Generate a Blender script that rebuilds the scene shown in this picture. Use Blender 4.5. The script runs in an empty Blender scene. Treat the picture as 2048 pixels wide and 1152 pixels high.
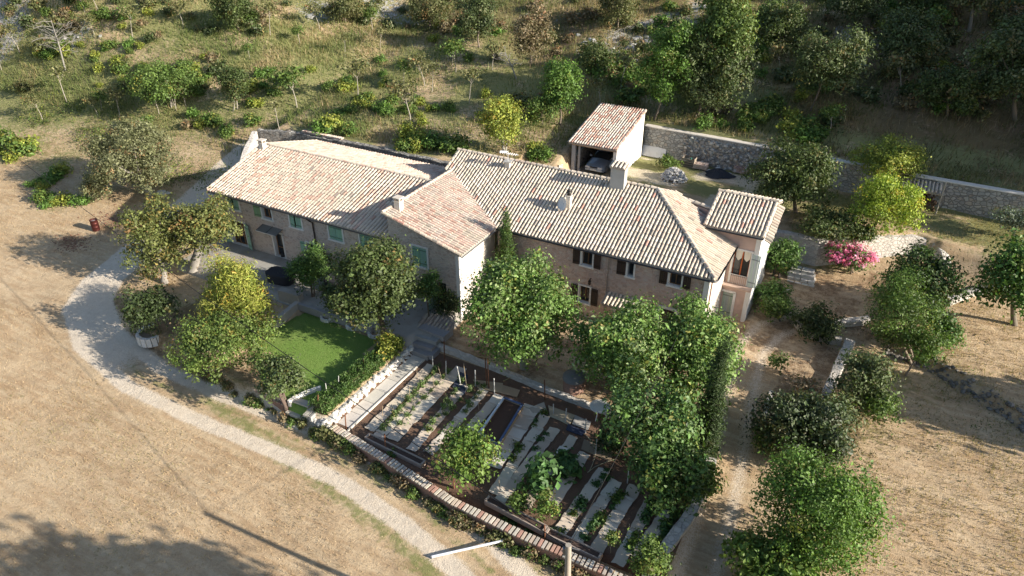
import bpy, math, random
import numpy as np
from mathutils import Vector, Matrix

# ------------------------------------------------------------------ camera, sky, sun, exposure
SC = bpy.context.scene
COL = SC.collection
CAM_H, PITCH, YAW, FPX = 25.0, math.radians(31), math.radians(28.5), 1435.0
cam_d = bpy.data.cameras.new('camera'); cam = bpy.data.objects.new('camera', cam_d); COL.objects.link(cam)
cam.location = (0, 0, CAM_H); cam.rotation_euler = (math.pi/2 - PITCH, 0, YAW)
cam_d.sensor_width = 36.0; cam_d.lens = FPX/2048*36.0; cam_d.clip_end = 2000.0
SC.camera = cam
SUN_EL = math.radians(22.0)
sun_h = Vector((1.0, 0.05, 0)).normalized()
SUN_DIR = Vector((sun_h.x*math.cos(SUN_EL), sun_h.y*math.cos(SUN_EL), math.sin(SUN_EL)))
world = bpy.data.worlds.new('World'); SC.world = world; world.use_nodes = True
wn = world.node_tree.nodes; wl = world.node_tree.links
bg = wn['Background']; bg.inputs[1].default_value = 0.095
sky = wn.new('ShaderNodeTexSky'); sky.sky_type = 'NISHITA'; sky.sun_disc = False
sky.sun_elevation = SUN_EL; sky.sun_rotation = math.atan2(sun_h.x, sun_h.y); sky.altitude = 400
wl.new(sky.outputs[0], bg.inputs[0])
sun_d = bpy.data.lights.new('sun', 'SUN'); sun_d.energy = 5.0; sun_d.angle = math.radians(0.5); sun_d.color = (1.0, 0.92, 0.80)
sun = bpy.data.objects.new('sun', sun_d); COL.objects.link(sun); sun.location = (60, 0, 60)
sun.rotation_euler = SUN_DIR.to_track_quat('Z', 'Y').to_euler()
SC.view_settings.view_transform = 'Standard'; SC.view_settings.look = 'None'
SC.view_settings.exposure = 1.05; SC.view_settings.gamma = 1.0

# ------------------------------------------------------------------ camera geometry: pixel of the photograph -> point of the place
rng = np.random.default_rng(7); rnd = random.Random(7)
RX = np.array([math.cos(YAW), math.sin(YAW), 0.0]); FW = np.array([-math.sin(YAW), math.cos(YAW), 0.0])
def ray(px, py):
    cx = (px-1024)/FPX; cy = (576-py)/FPX
    return RX*cx + FW*(math.cos(PITCH)+cy*math.sin(PITCH)) + np.array([0, 0, -math.sin(PITCH)+cy*math.cos(PITCH)])
O3 = np.array([0, 0, CAM_H])
def G(px, py, z=0.0):
    d = ray(px, py); return O3 + d*((z-CAM_H)/d[2])
def onB(px, py, b):
    d = ray(px, py); return O3 + d*(b/d[1])
def onA(px, py, a):
    d = ray(px, py); return O3 + d*(a/d[0])
def onPlane(px, py, p0, n):
    d = ray(px, py); n = np.array(n, float); return O3 + d*(((np.array(p0)-O3)@n)/(d@n))
def depth_of(p):
    v = np.array(p)-O3; return v@(FW*math.cos(PITCH)+np.array([0, 0, -math.sin(PITCH)]))
def project(P):
    P = np.atleast_2d(P)-O3
    dep = P@(FW*math.cos(PITCH)+np.array([0, 0, -math.sin(PITCH)]))
    up = P@(FW*math.sin(PITCH)+np.array([0, 0, math.cos(PITCH)]))
    dep = np.where(dep < 0.5, 0.5, dep)
    return 1024+FPX*(P@RX)/dep, 576-FPX*up/dep
def sm(e0, e1, x):
    t = np.clip((np.asarray(x, float)-e0)/(e1-e0), 0, 1); return t*t*(3-2*t)
def vnoise(x, y, seed=0):
    x = np.asarray(x, float); y = np.asarray(y, float)
    xi = np.floor(x).astype(np.int64); yi = np.floor(y).astype(np.int64); fx = x-xi; fy = y-yi
    fx = fx*fx*(3-2*fx); fy = fy*fy*(3-2*fy)
    def h(i, j):
        n = (i*374761393 + j*668265263 + seed*974634777) & 0x7fffffff
        n = ((n ^ (n >> 13))*1274126177) & 0x7fffffff
        return ((n ^ (n >> 16)) & 0xffff)/65535.0
    return (h(xi, yi)*(1-fx)+h(xi+1, yi)*fx)*(1-fy)+(h(xi, yi+1)*(1-fx)+h(xi+1, yi+1)*fx)*fy
def fbm(x, y, seed=0, o=4):
    r = 0; a = .5; t = 0
    for i in range(o):
        r = r+a*vnoise(x*2**i, y*2**i, seed+i); t += a; a *= .5
    return r/t

# ------------------------------------------------------------------ object helpers
def tag(o, label=None, cat=None, group=None, kind=None):
    if label: o['label'] = label
    if cat: o['category'] = cat
    if group: o['group'] = group
    if kind: o['kind'] = kind
    return o
def empty(name, loc=(0, 0, 0), label=None, cat=None, group=None):
    o = bpy.data.objects.new(name, None); COL.objects.link(o); o.location = loc; o.empty_display_size = .3
    return tag(o, label, cat, group)
def link(name, me, parent=None, loc=None):
    o = bpy.data.objects.new(name, me); COL.objects.link(o)
    if parent is not None: o.parent = parent
    if loc is not None: o.location = loc
    return o
class MB:
    """collects shapes and links them as one mesh; points are world points, off = the thing's base"""
    def __init__(s, off=(0, 0, 0)):
        s.v = []; s.f = []; s.c = []; s.off = np.array(off, float); s.sm = []
    def add(s, vs, fs, col=(1, 1, 1), smooth=False):
        n = len(s.v)
        s.v.extend([tuple(map(float, q)) for q in vs])
        for f in fs:
            s.f.append(tuple(i+n for i in f)); s.c.append(col); s.sm.append(smooth)
    def quad(s, a, b, c, d, col=(1, 1, 1)): s.add([a, b, c, d], [(0, 1, 2, 3)], col)
    def poly(s, pts, col=(1, 1, 1)): s.add(pts, [tuple(range(len(pts)))], col)
    def box(s, c, size, rot=0.0, col=(1, 1, 1), tilt=None):
        hx, hy, hz = [q/2 for q in size]
        M = Matrix.Rotation(rot, 3, 'Z')
        if tilt is not None: M = M @ tilt
        P = []
        for x, y, z in ((-1,-1,-1),(1,-1,-1),(1,1,-1),(-1,1,-1),(-1,-1,1),(1,-1,1),(1,1,1),(-1,1,1)):
            q = M @ Vector((x*hx, y*hy, z*hz)); P.append((c[0]+q.x, c[1]+q.y, c[2]+q.z))
        s.add(P, [(0,3,2,1),(4,5,6,7),(0,1,5,4),(1,2,6,5),(2,3,7,6),(3,0,4,7)], col)
    def prism(s, pts, z0, z1, col=(1, 1, 1)):
        """pts: plan polygon (ccw); z0,z1 number or list"""
        n = len(pts); z0 = [z0]*n if np.isscalar(z0) else z0; z1 = [z1]*n if np.isscalar(z1) else z1
        P = [(p[0], p[1], z) for p, z in zip(pts, z0)]+[(p[0], p[1], z) for p, z in zip(pts, z1)]
        F = [tuple(range(n-1, -1, -1)), tuple(range(n, 2*n))]+[(i, (i+1) % n, n+(i+1) % n, n+i) for i in range(n)]
        s.add(P, F, col)
    def tube(s, pts, r, n=6, col=(1, 1, 1), caps=True, smooth=True):
        pts = [np.array(p, float) for p in pts]; m = len(pts); r = [r]*m if np.isscalar(r) else r
        V = []; up = np.array([0.13, 0.21, 0.97])
        for i, p in enumerate(pts):
            t = pts[min(i+1, m-1)]-pts[max(i-1, 0)]; t = t/(np.linalg.norm(t)+1e-9)
            a = np.cross(t, up)
            if np.linalg.norm(a) < .1: a = np.cross(t, np.array([1., 0, 0]))
            a /= np.linalg.norm(a); b = np.cross(t, a)
            for k in range(n):
                w = 2*math.pi*k/n; V.append(p+r[i]*(a*math.cos(w)+b*math.sin(w)))
        F = [(i*n+k, i*n+(k+1) % n, (i+1)*n+(k+1) % n, (i+1)*n+k) for i in range(m-1) for k in range(n)]
        s.add(V, F, col, smooth)
        if caps: s.add(V[:n], [tuple(range(n-1, -1, -1))], col); s.add(V[-n:], [tuple(range(n))], col)
    def lathe(s, c, prof, n=16, col=(1, 1, 1), smooth=True, sx=1, sy=1):
        V = []; m = len(prof)
        for r, z in prof:
            for k in range(n):
                w = 2*math.pi*k/n; V.append((c[0]+r*sx*math.cos(w), c[1]+r*sy*math.sin(w), c[2]+z))
        s.add(V, [(i*n+k, i*n+(k+1) % n, (i+1)*n+(k+1) % n, (i+1)*n+k) for i in range(m-1) for k in range(n)], col, smooth)
        s.add(V[-n:], [tuple(range(n))], col); s.add(V[:n], [tuple(range(n-1, -1, -1))], col)
    def rock(s, c, r, col=(1, 1, 1), flat=.75):
        """irregular faceted stone"""
        t = (1+5**.5)/2
        B = np.array([(-1,t,0),(1,t,0),(-1,-t,0),(1,-t,0),(0,-1,t),(0,1,t),(0,-1,-t),(0,1,-t),(t,0,-1),(t,0,1),(-t,0,-1),(-t,0,1)])/1.9
        F = [(0,11,5),(0,5,1),(0,1,7),(0,7,10),(0,10,11),(1,5,9),(5,11,4),(11,10,2),(10,7,6),(7,1,8),(3,9,4),(3,4,2),(3,2,6),(3,6,8),(3,8,9),(4,9,5),(2,4,11),(6,2,10),(8,6,7),(9,8,1)]
        P = B*rng.uniform(.75, 1.2, (12, 1))*np.array([rng.uniform(.8, 1.35), rng.uniform(.8, 1.2), flat])*r
        a = rng.uniform(0, 6.28); ca, sa = math.cos(a), math.sin(a)
        P = np.stack([P[:, 0]*ca-P[:, 1]*sa, P[:, 0]*sa+P[:, 1]*ca, P[:, 2]], 1)+np.array(c)
        s.add(P, F, col)
    def build(s, name, mat, parent=None, loc=None):
        me = bpy.data.meshes.new(name)
        V = np.array(s.v, float)-s.off if s.v else np.zeros((0, 3))
        me.from_pydata(V.tolist(), [], s.f)
        ca = me.color_attributes.new('Col', 'FLOAT_COLOR', 'CORNER')
        lt = np.empty(len(me.polygons), np.int32); me.polygons.foreach_get('loop_total', lt)
        C = np.ones((len(s.c), 4), np.float32); C[:, :3] = np.array(s.c, np.float32)
        ca.data.foreach_set('color', np.repeat(C, lt, axis=0).ravel())
        me.polygons.foreach_set('use_smooth', np.array(s.sm, bool))
        me.materials.append(mat); me.update()
        return link(name, me, parent, loc)

# ------------------------------------------------------------------ materials
MATS = {}
def newmat(name):
    m = bpy.data.materials.new(name); m.use_nodes = True
    nt = m.node_tree; b = nt.nodes['Principled BSDF']; b.inputs['Roughness'].default_value = .85
    b.inputs['Specular IOR Level'].default_value = .25
    MATS[name] = m; return m, nt, b
def N(nt, t, **kw):
    n = nt.nodes.new(t)
    for k, v in kw.items():
        if k.startswith('i_'):
            k = k[2:]; n.inputs[int(k) if k.isdigit() else k.replace('_', ' ')].default_value = v
        else: setattr(n, k, v)
    return n
def mixc(nt, fac, a, b, mode='MIX'):
    n = N(nt, 'ShaderNodeMix', data_type='RGBA', blend_type=mode)
    for sck, v in ((n.inputs[0], fac), (n.inputs[6], a), (n.inputs[7], b)):
        if hasattr(v, 'is_linked'): nt.links.new(v, sck)
        else: sck.default_value = v if np.isscalar(v) else (*v, 1)[:4]
    return n.outputs[2]
def math_(nt, op, a, b=0.0, clamp=False):
    n = N(nt, 'ShaderNodeMath', operation=op, use_clamp=clamp)
    for sck, v in ((n.inputs[0], a), (n.inputs[1], b)):
        if hasattr(v, 'is_linked'): nt.links.new(v, sck)
        else: sck.default_value = v
    return n.outputs[0]
def noise(nt, co, scale, detail=4, rough=.6, out=0):
    n = N(nt, 'ShaderNodeTexNoise', i_Scale=scale, i_Detail=detail, i_Roughness=rough); nt.links.new(co, n.inputs['Vector']); return n.outputs[out]
def ramp(nt, fac, stops):
    n = N(nt, 'ShaderNodeValToRGB'); nt.links.new(fac, n.inputs[0]); e = n.color_ramp.elements
    while len(e) < len(stops): e.new(.5)
    for q, (p, c) in zip(e, stops): q.position = p; q.color = (*c, 1)[:4] if not np.isscalar(c) else (c, c, c, 1)
    return n.outputs[0]
def objco(nt): return N(nt, 'ShaderNodeNewGeometry').outputs['Position']
def bump(nt, b, h, strength, dist=.03):
    n = N(nt, 'ShaderNodeBump', i_Strength=strength, i_Distance=dist); nt.links.new(h, n.inputs['Height']); nt.links.new(n.outputs[0], b.inputs['Normal'])
def colattr(nt): return N(nt, 'ShaderNodeVertexColor', layer_name='Col').outputs[0]

def mat_plain(name, col, rough=.8, var=.15, scale=6, metallic=0, bumpy=.0, spec=.25):
    m, nt, b = newmat(name); co = objco(nt)
    n = noise(nt, co, scale)
    c = mixc(nt, n, [q*(1-var) for q in col], [min(1, q*(1+var)) for q in col])
    c = mixc(nt, 1.0, c, colattr(nt), 'MULTIPLY')
    nt.links.new(c, b.inputs['Base Color']); b.inputs['Roughness'].default_value = rough; b.inputs['Metallic'].default_value = metallic
    b.inputs['Specular IOR Level'].default_value = spec
    if bumpy: bump(nt, b, noise(nt, co, scale*4), bumpy, .02)
    return m
def mat_rubble(name, stones, mortar, scale=4.5, mortar_w=.06, stain=(.5, .5, .5), bumpy=.6, zsq=1.6):
    """rubble masonry: irregular stones of several colours in mortar"""
    m, nt, b = newmat(name); co = objco(nt)
    mp = N(nt, 'ShaderNodeMapping'); mp.inputs['Scale'].default_value = (1, 1, zsq); nt.links.new(co, mp.inputs[0])
    w = N(nt, 'ShaderNodeVectorMath', operation='ADD'); nt.links.new(mp.outputs[0], w.inputs[0])
    nz = N(nt, 'ShaderNodeTexNoise', i_Scale=3.0, i_Detail=3.0); nt.links.new(co, nz.inputs['Vector'])
    sc = N(nt, 'ShaderNodeVectorMath', operation='SCALE'); sc.inputs['Scale'].default_value = .22; nt.links.new(nz.outputs['Color'], sc.inputs[0]); nt.links.new(sc.outputs[0], w.inputs[1])
    v = N(nt, 'ShaderNodeTexVoronoi', i_Scale=scale); v.feature = 'F1'; nt.links.new(w.outputs[0], v.inputs['Vector'])
    e = N(nt, 'ShaderNodeTexVoronoi', i_Scale=scale); e.feature = 'DISTANCE_TO_EDGE'; nt.links.new(w.outputs[0], e.inputs['Vector'])
    sx = N(nt, 'ShaderNodeSeparateColor'); nt.links.new(v.outputs['Color'], sx.inputs[0])
    k = len(stones)
    sc_ = ramp(nt, sx.outputs[0], [((i+.5)/k, c) for i, c in enumerate(stones)])
    sc_ = mixc(nt, math_(nt, 'MULTIPLY', noise(nt, co, 14, 5), .5), sc_, [q*.6 for q in mortar])
    edge = ramp(nt, e.outputs['Distance'], [(mortar_w*.4, 0.0), (mortar_w*1.8, 1.0)])
    c = mixc(nt, edge, mortar, sc_)
    big = ramp(nt, noise(nt, co, .55, 5), [(.35, 0.0), (.7, 1.0)])
    c = mixc(nt, math_(nt, 'MULTIPLY', big, .55), c, mixc(nt, .6, c, stain))
    nt.links.new(c, b.inputs['Base Color']); b.inputs['Roughness'].default_value = .95
    h = math_(nt, 'ADD', edge, math_(nt, 'MULTIPLY', noise(nt, co, 25, 4), .5))
    bump(nt, b, h, bumpy, .05)
    return m
def mat_leaf(name, gloss=.35, trans=.28):
    m, nt, b = newmat(name)
    c = colattr(nt); nt.links.new(c, b.inputs['Base Color']); b.inputs['Roughness'].default_value = .55; b.inputs['Specular IOR Level'].default_value = gloss
    t = N(nt, 'ShaderNodeBsdfTranslucent'); nt.links.new(mixc(nt, 1.0, c, (1.1, 1.15, .6), 'MULTIPLY'), t.inputs[0])
    mx = N(nt, 'ShaderNodeMixShader'); mx.inputs[0].default_value = trans
    nt.links.new(b.outputs[0], mx.inputs[1]); nt.links.new(t.outputs[0], mx.inputs[2])
    nt.links.new(mx.outputs[0], nt.nodes['Material Output'].inputs[0]); return m
def mat_tile(name):
    m, nt, b = newmat(name); co = objco(nt)
    n1 = noise(nt, co, 9, 5, .7); n2 = ramp(nt, noise(nt, co, 1.1, 5, .65), [(.42, 0.0), (.68, 1.0)])
    c = mixc(nt, math_(nt, 'MULTIPLY', n1, .5), colattr(nt), (.50, .45, .38))
    c = mixc(nt, math_(nt, 'MULTIPLY', n2, .35), c, (.30, .28, .24))
    sp = ramp(nt, noise(nt, co, 38, 2, .5), [(.62, 0.0), (.72, 1.0)])
    c = mixc(nt, math_(nt, 'MULTIPLY', sp, .45), c, (.16, .15, .13))
    nt.links.new(c, b.inputs['Base Color']); b.inputs['Roughness'].default_value = .92; bump(nt, b, n1, .35, .02); return m
def mat_glass(name, col=(.02, .025, .03)):
    m, nt, b = newmat(name); b.inputs['Base Color'].default_value = (*col, 1); b.inputs['Roughness'].default_value = .08; b.inputs['Specular IOR Level'].default_value = .5; return m

M_TILE = mat_tile('clay_tile')
M_WALL_A = mat_rubble('rubble_brown', [(.50,.38,.31),(.62,.51,.43),(.38,.31,.27),(.64,.55,.47),(.52,.38,.31)], (.60,.50,.43), 3.2, .09, (.56,.47,.41), .6, 1.7)
M_WALL_M = mat_rubble('rubble_pink', [(.50,.37,.30),(.64,.55,.48),(.54,.39,.32),(.68,.61,.54),(.45,.36,.31)], (.56,.42,.35), 3.7, .08, (.42,.30,.24), .5, 1.3)
M_PINK = mat_plain('pink_render', (.50,.36,.30), .95, .22, 2.2, bumpy=.3)
M_DRY = mat_rubble('dry_stone', [(.30,.29,.27),(.44,.42,.38),(.22,.22,.21),(.55,.52,.46),(.36,.31,.26)], (.07,.065,.06), 3.1, .05, (.28,.26,.24), 1.0, 1.5)
M_RET = mat_rubble('grey_stone', [(.40,.39,.37),(.54,.52,.48),(.32,.32,.31),(.62,.59,.54),(.46,.40,.34)], (.22,.21,.195), 2.9, .05, (.38,.36,.33), 1.0, 1.4)
M_LIME = mat_rubble('white_limestone', [(.62,.58,.52),(.72,.68,.62),(.55,.51,.46),(.68,.62,.55)], (.46,.42,.37), 3.6, .05, (.55,.5,.44), .8, 1.4)
def mat_plaster(name, col, dirt):
    m, nt, b = newmat(name); co = objco(nt); mp = N(nt, 'ShaderNodeMapping'); mp.inputs['Scale'].default_value = (2.2, 2.2, .35); nt.links.new(co, mp.inputs[0])
    c = mixc(nt, noise(nt, co, 2.5, 5), [q*.9 for q in col], col); st = ramp(nt, noise(nt, mp.outputs[0], 1.6, 6, .7), [(.48, 0.0), (.72, .55)])
    c = mixc(nt, st, c, dirt); c = mixc(nt, ramp(nt, noise(nt, co, 11, 5, .7), [(.6, 0.0), (.75, .35)]), c, dirt); c = mixc(nt, 1.0, c, colattr(nt), 'MULTIPLY')
    nt.links.new(c, b.inputs['Base Color']); b.inputs['Roughness'].default_value = .93; bump(nt, b, noise(nt, co, 18, 4), .25, .02); return m
M_PLASTER = mat_plaster('white_plaster', (.74,.72,.68), (.52,.47,.41))
M_CREAM = mat_plaster('cream_render', (.66,.60,.52), (.42,.36,.30))
M_PAINT = mat_plain('painted_wood', (1, 1, 1), .6, .08, 9)
M_CONC = mat_plain('concrete', (.40,.39,.37), .9, .2, 1.8, bumpy=.25)
M_METAL = mat_plain('dark_metal', (1, 1, 1), .45, .1, 8, metallic=.6)
M_WOOD = mat_plain('weathered_wood', (1, 1, 1), .85, .25, 12, bumpy=.3)
M_STONE = mat_plain('loose_stone', (1, 1, 1), .95, .28, 7, bumpy=.4)
M_GLASS = mat_glass('window_glass')
M_LEAF = mat_leaf('leaves'); M_LEAFG = mat_leaf('glossy_leaves', .5, .2)
M_BARK = mat_plain('bark', (1, 1, 1), .95, .3, 9, bumpy=.6)
M_CARD = mat_plain('cardboard', (1, 1, 1), .95, .14, 3.5)
M_FABRIC = mat_plain('dark_fabric', (1, 1, 1), .9, .15, 5)
M_GRASSB = mat_leaf('grass_blades', .2, .3)
# ------------------------------------------------------------------ the lie of the land
WALL_CURVE = [(-5.6, 49.4), (-2.4, 49.1), (.7, 51.1), (3.4, 52.6), (5.2, 52.0)]
RETL = [(-24, 60.2), (-19.2, 60.1), (-8, 59.5), (2, 58.55), (10, 58.3), (17, 57.7), (40, 55.5)]
def RETW(a): return np.interp(a, [p[0] for p in RETL], [p[1] for p in RETL])
def rect(a, b, a0, a1, b0, b1, s=.12):
    return sm(a0-s, a0+s, a)*sm(-a1-s, -a1+s, -a)*sm(b0-s, b0+s, b)*sm(-b1-s, -b1+s, -b)
def hfun(a, b):
    a = np.asarray(a, float); b = np.asarray(b, float)
    left = -1.4+1.35*sm(19, 42, b)
    right = np.interp(b, [18, 24, 30, 38, 42, 48, 53], [-1.4, -1.2, -.95, -.7, -.6, .3, 1.3])
    dry = sm(-.25, .25, (b-np.interp(a, [3, 5.7, 7.7, 9.8, 14], [42.4, 41.1, 39.8, 38.1, 35])))*sm(1.0, 5.5, a)
    right = right + .55*dry*sm(-53, -44, -b)
    z = left*(1-sm(-10, -2, a)) + right*sm(-10, -2, a)
    z = z+.10*(fbm(a*.25, b*.25, 3)-.5)*2*(1-sm(40, 44, b)*0)
    # hillside
    hb = 3.0-.6*sm(-32, -20, a)+.16*np.maximum(0, b-46)+.20*np.maximum(0, b-74)+.24*np.maximum(0, -a-52)*sm(30, 60, b)
    hb = hb+(fbm(a*.11, b*.11, 11)-.5)*2.2*sm(52, 70, b+np.maximum(0, -a-50)*.4)
    hl = left+(hb-left)*sm(36, 58, b)                        # open bank on the left
    hw = np.where(b < 46.95, np.interp(b, [40, 46], [0, .6]), hb)  # behind the long house, wall
    t = sm(-52.5, -50.5, a)
    h_left = np.where(b > 30, hl*(1-t)+np.where(b > 44, hw, left)*t, left)
    yard = 2.0+.4*sm(-8, 3, a)+.08*(fbm(a*.5, b*.5, 5)-.5)*2
    step = sm(.12, .42, b-RETW(a))
    h_right = np.where(step > 0, yard+(hb-yard)*step, yard)
    gap = sm(-26.5, -24.0, a)
    h_gap = 1.6+(hb-1.6)*sm(47, 53, b)
    back = np.where(a < -26.5, h_left, h_gap*(1-sm(-23.6, -22.9, a))+h_right*sm(-23.6, -22.9, a))
    bw = np.interp(a, [p[0] for p in WALL_CURVE], [p[1] for p in WALL_CURVE])
    up = np.where(a < -6, sm(43, 44.5, b), sm(bw+.12, bw+.42, b))
    soft = sm(47.5, 54.5, b)
    k = sm(4.6, 9.5, a); up = up*(1-k)+soft*k
    up = np.where(a < -26.5, sm(30, 30.1, b), up)
    z = z*(1-up)+back*up
    # levelled areas round the houses
    for (a0, a1, b0, b1, zz) in ((-43.6, -21.3, 28.2, 46.2, 0.0), (-38.2, -31.0, 21.6, 28.2, -.35), (-31.0, -22.3, 20.75, 28.2, -.5),
                                 (-22.3, -3.4, 20.2, 29.0, -1.0), (-21.3, -5.1, 29.0, 44.5, -.7)):
        m = rect(a, b, a0, a1, b0, b1); z = z*(1-m)+zz*m
    return z
def T(px, py, tmin=18.0, tmax=330.0):
    """where the line of sight through a pixel of the photograph meets the ground"""
    d = ray(px, py); t = np.concatenate([np.arange(tmin, 90, .25), np.arange(90, tmax, 1.0)]); Pp = O3+d*t[:, None]
    under = Pp[:, 2] < hfun(Pp[:, 0], Pp[:, 1])
    if not under.any(): return O3+d*tmax
    i = int(np.argmax(under)); lo, hi = t[max(i-1, 0)], t[i]
    for _ in range(22):
        m = (lo+hi)/2; p = O3+d*m
        if p[2] < float(hfun(p[0], p[1])): hi = m
        else: lo = m
    return O3+d*hi
def hz(a, b): return float(hfun(a, b))

def polyw(pts): return np.array([T(*p)[:2] for p in pts])
def pdist(a, b, W):
    d = np.full(np.shape(a), 1e9)
    for i in range(len(W)-1):
        p, q = W[i], W[i+1]; e = q-p; L = e@e+1e-9
        t = np.clip(((a-p[0])*e[0]+(b-p[1])*e[1])/L, 0, 1)
        d = np.minimum(d, np.hypot(a-p[0]-t*e[0], b-p[1]-t*e[1]))
    return d
TRACK = polyw([(495, 300), (455, 335), (405, 385), (335, 450), (262, 512), (205, 560), (175, 610), (200, 680), (290, 755), (420, 815), (560, 870), (700, 930), (840, 1020), (950, 1110), (1040, 1210), (1100, 1300)])
TRACK2 = polyw([(-160, 470), (0, 545), (130, 600), (180, 640)])
DRIVE = polyw([(1600, 640), (1540, 660), (1500, 700), (1480, 780), (1462, 870), (1445, 960), (1420, 1060), (1390, 1160), (1340, 1300)])

def axis(f0, f1, step, lo, hi, g=1.12):
    v = list(np.arange(f0, f1, step)); s = step; x = v[-1]
    while x < hi: s = min(s*g, 4); x += s; v.append(x)
    s = step; x = f0
    while x > lo: s = min(s*g, 4); x -= s; v.insert(0, x)
    return np.array(v)
GA = axis(-62, 14, .27, -230, 70); GB = axis(9, 64, .27, -25, 260)
A2, B2 = np.meshgrid(GA, GB, indexing='ij'); Z2 = hfun(A2, B2)
nA, nB = A2.shape
VG = np.stack([A2, B2, Z2], -1).reshape(-1, 3)
FA, FB = A2.ravel(), B2.ravel()
n_big = fbm(FA*.35, FB*.35, 21); n_fine = fbm(FA*1.3, FB*1.3, 31)
dt = pdist(FA, FB, TRACK); dd = pdist(FA, FB, DRIVE)
# gravel weight: two wheel ruts, thinner between them
rut = np.maximum(np.exp(-((dt-1.08)/.52)**2), .12*np.exp(-(dt/.5)**2))*(1-.5*(n_fine-.5))
rut = np.maximum(rut, .95*sm(1.9, .9, dt+.5*(n_fine-.5))*sm(-33, -41, FA)); pale = pdist(FA, FB, TRACK2); rut = np.maximum(rut, .40*sm(4.5, .5, pale)*(FB < 40)*(.6+.8*(n_big-.5)))
rutd = np.maximum(np.exp(-((dd-.75)/.6)**2), .5*np.exp(-(dd/.6)**2))
lane = rect(FA, FB, -60, -43.5, 34, 50, 1)*np.exp(-(pdist(FA, FB, TRACK)/1.3)**2)
Wr = np.clip(np.maximum(np.maximum(rut, rutd*.55), lane), 0, 1)
court = rect(FA, FB, -21, 2.5, 28.6, 47.5, .6)*(dd < 60)
Wr = np.maximum(Wr, .34*court)
yardm = rect(FA, FB, -23, 4, 45, 59.3, .4)
Wr = np.maximum(Wr, yardm*sm(.38, .6, fbm(FA*.4, FB*.4, 41))*.55*sm(-6, -9, FA))
# green weight
def blob(px, py, r, s=1.0):
    p = T(px, py); q = np.hypot(FA-p[0], FB-p[1])/r
    return s*np.clip(1.25-q, 0, 1)
Gw = np.zeros_like(FA)
for q in ((560,140,7,.8),(640,120,8,.8),(700,180,8,.75),(600,200,6,.8),(660,260,6,.9),(780,230,7,.6),(60,150,10,.9),(160,190,8,.9),(260,200,8,.8),(330,240,6,.8),(60,220,9,.7),(420,230,6,.7),(520,210,5,.7),
          (30,300,6,.7),(120,320,5,.6),(250,270,5,.6),(900,250,6,.5),(850,290,5,.7),(700,300,4,.9),(950,300,4,.7),(1500,220,6,.4),(1560,260,5,.6),(1650,250,7,.5),(1750,300,6,.4),(1900,320,8,.3),
          (1330,330,3,.5),(1400,370,3,.4),(1640,470,3,.8),(1880,430,4,.5),(1960,470,5,.45),(1780,760,3,.55),(1720,860,3,.45),(1850,780,3.5,.4),(1950,900,3,.3),(1540,590,2,.4),(30,790,2,.35),(400,620,3,.7),(470,640,3,.7),(330,620,3,.6),(560,730,2.5,.6),(330,400,3,.5),(120,410,3,.5),(210,380,3,.5)):
    Gw = np.maximum(Gw, blob(*q))
side = (dt > 1.8)*(FB < 30)
edge = pdist(FA, FB, polyw([(420, 800), (560, 905), (700, 1000), (800, 1080), (870, 1160), (930, 1260)]))
Gw = np.maximum(Gw, .62*np.exp(-(edge/1.0)**2))
edge2 = pdist(FA, FB, polyw([(280, 660), (420, 760), (570, 840), (680, 890), (850, 990), (1000, 1080), (1120, 1160)]))
Gw = np.maximum(Gw, .5*np.exp(-(edge2/.7)**2))
Gw = np.maximum(Gw, .55*np.exp(-((dt)/.35)**2)*(dt < .7)); Gw = Gw*(1-.8*(rut > .6))
Gw = np.maximum(Gw, .42*sm(34, 44, FB)*sm(-44, -52, FA)); Gw = np.maximum(Gw, (.42+.5*sm(.3, .65, n_big))*sm(48, 56, FB))
# dark soil and leaf litter, plus shade painted onto the upper right slope
Bw = np.zeros_like(FA)
for q in ((1950,690,6,.4),(1850,640,4,.4),(1780,900,6,.3),(1900,1050,7,.3),(2000,780,5,.35),(1750,1000,4,.3),(1650,610,4,.5),(1530,660,3,.4)): Bw = np.maximum(Bw, blob(*q))
for q in ((1560,700,3,.45),(1650,570,3,.6),(1600,600,3,.45),(140,480,1.4,.8),(225,450,2,.7),(1760,560,3,.55),(150,400,4,.3),(560,10,9,.4),(900,60,12,.55),(1120,60,12,.7),(1300,120,10,.6),(1700,150,16,.55),(1900,150,16,.7),(1150,200,6,.5),(1010,310,4,.4),(1100,270,5,.5),(230,610,2.0,.6),(440,640,4,.8),(330,640,4,.8),(540,730,3,.7),(860,640,3,.6),(260,690,2,.6)):
    Bw = np.maximum(Bw, blob(*q))
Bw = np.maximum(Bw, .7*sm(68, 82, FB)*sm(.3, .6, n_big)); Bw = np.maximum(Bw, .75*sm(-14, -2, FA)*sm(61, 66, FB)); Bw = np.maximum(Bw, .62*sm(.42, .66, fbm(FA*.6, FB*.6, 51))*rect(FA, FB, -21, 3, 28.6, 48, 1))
# bare rock on the upper slope
Rk = np.zeros_like(FA)
for q in ((1265,75,4,.9),(1220,115,4,.9),(1300,55,3,.8),(1200,100,4,.8),(640,20,6,.55),(760,15,6,.6),(820,40,5,.5),(10,45,6,.8),(155,70,4,.6),(1700,90,3,.7),(1290,70,4,.8),(790,110,5,.35),(820,70,3,.4),(2000,370,3,.4),(720,90,4,.3),(1440,40,4,.5),(1900,60,4,.5)):
    Rk = np.maximum(Rk, blob(*q))
Rk = np.maximum(Rk, .55*sm(.58, .74, fbm(FA*.22, FB*.22, 61))*sm(72, 80, FB))
ZW = np.stack([Wr, Gw, np.clip(Bw, 0, 1), np.clip(Rk, 0, 1)], 1).astype(np.float32)

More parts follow.
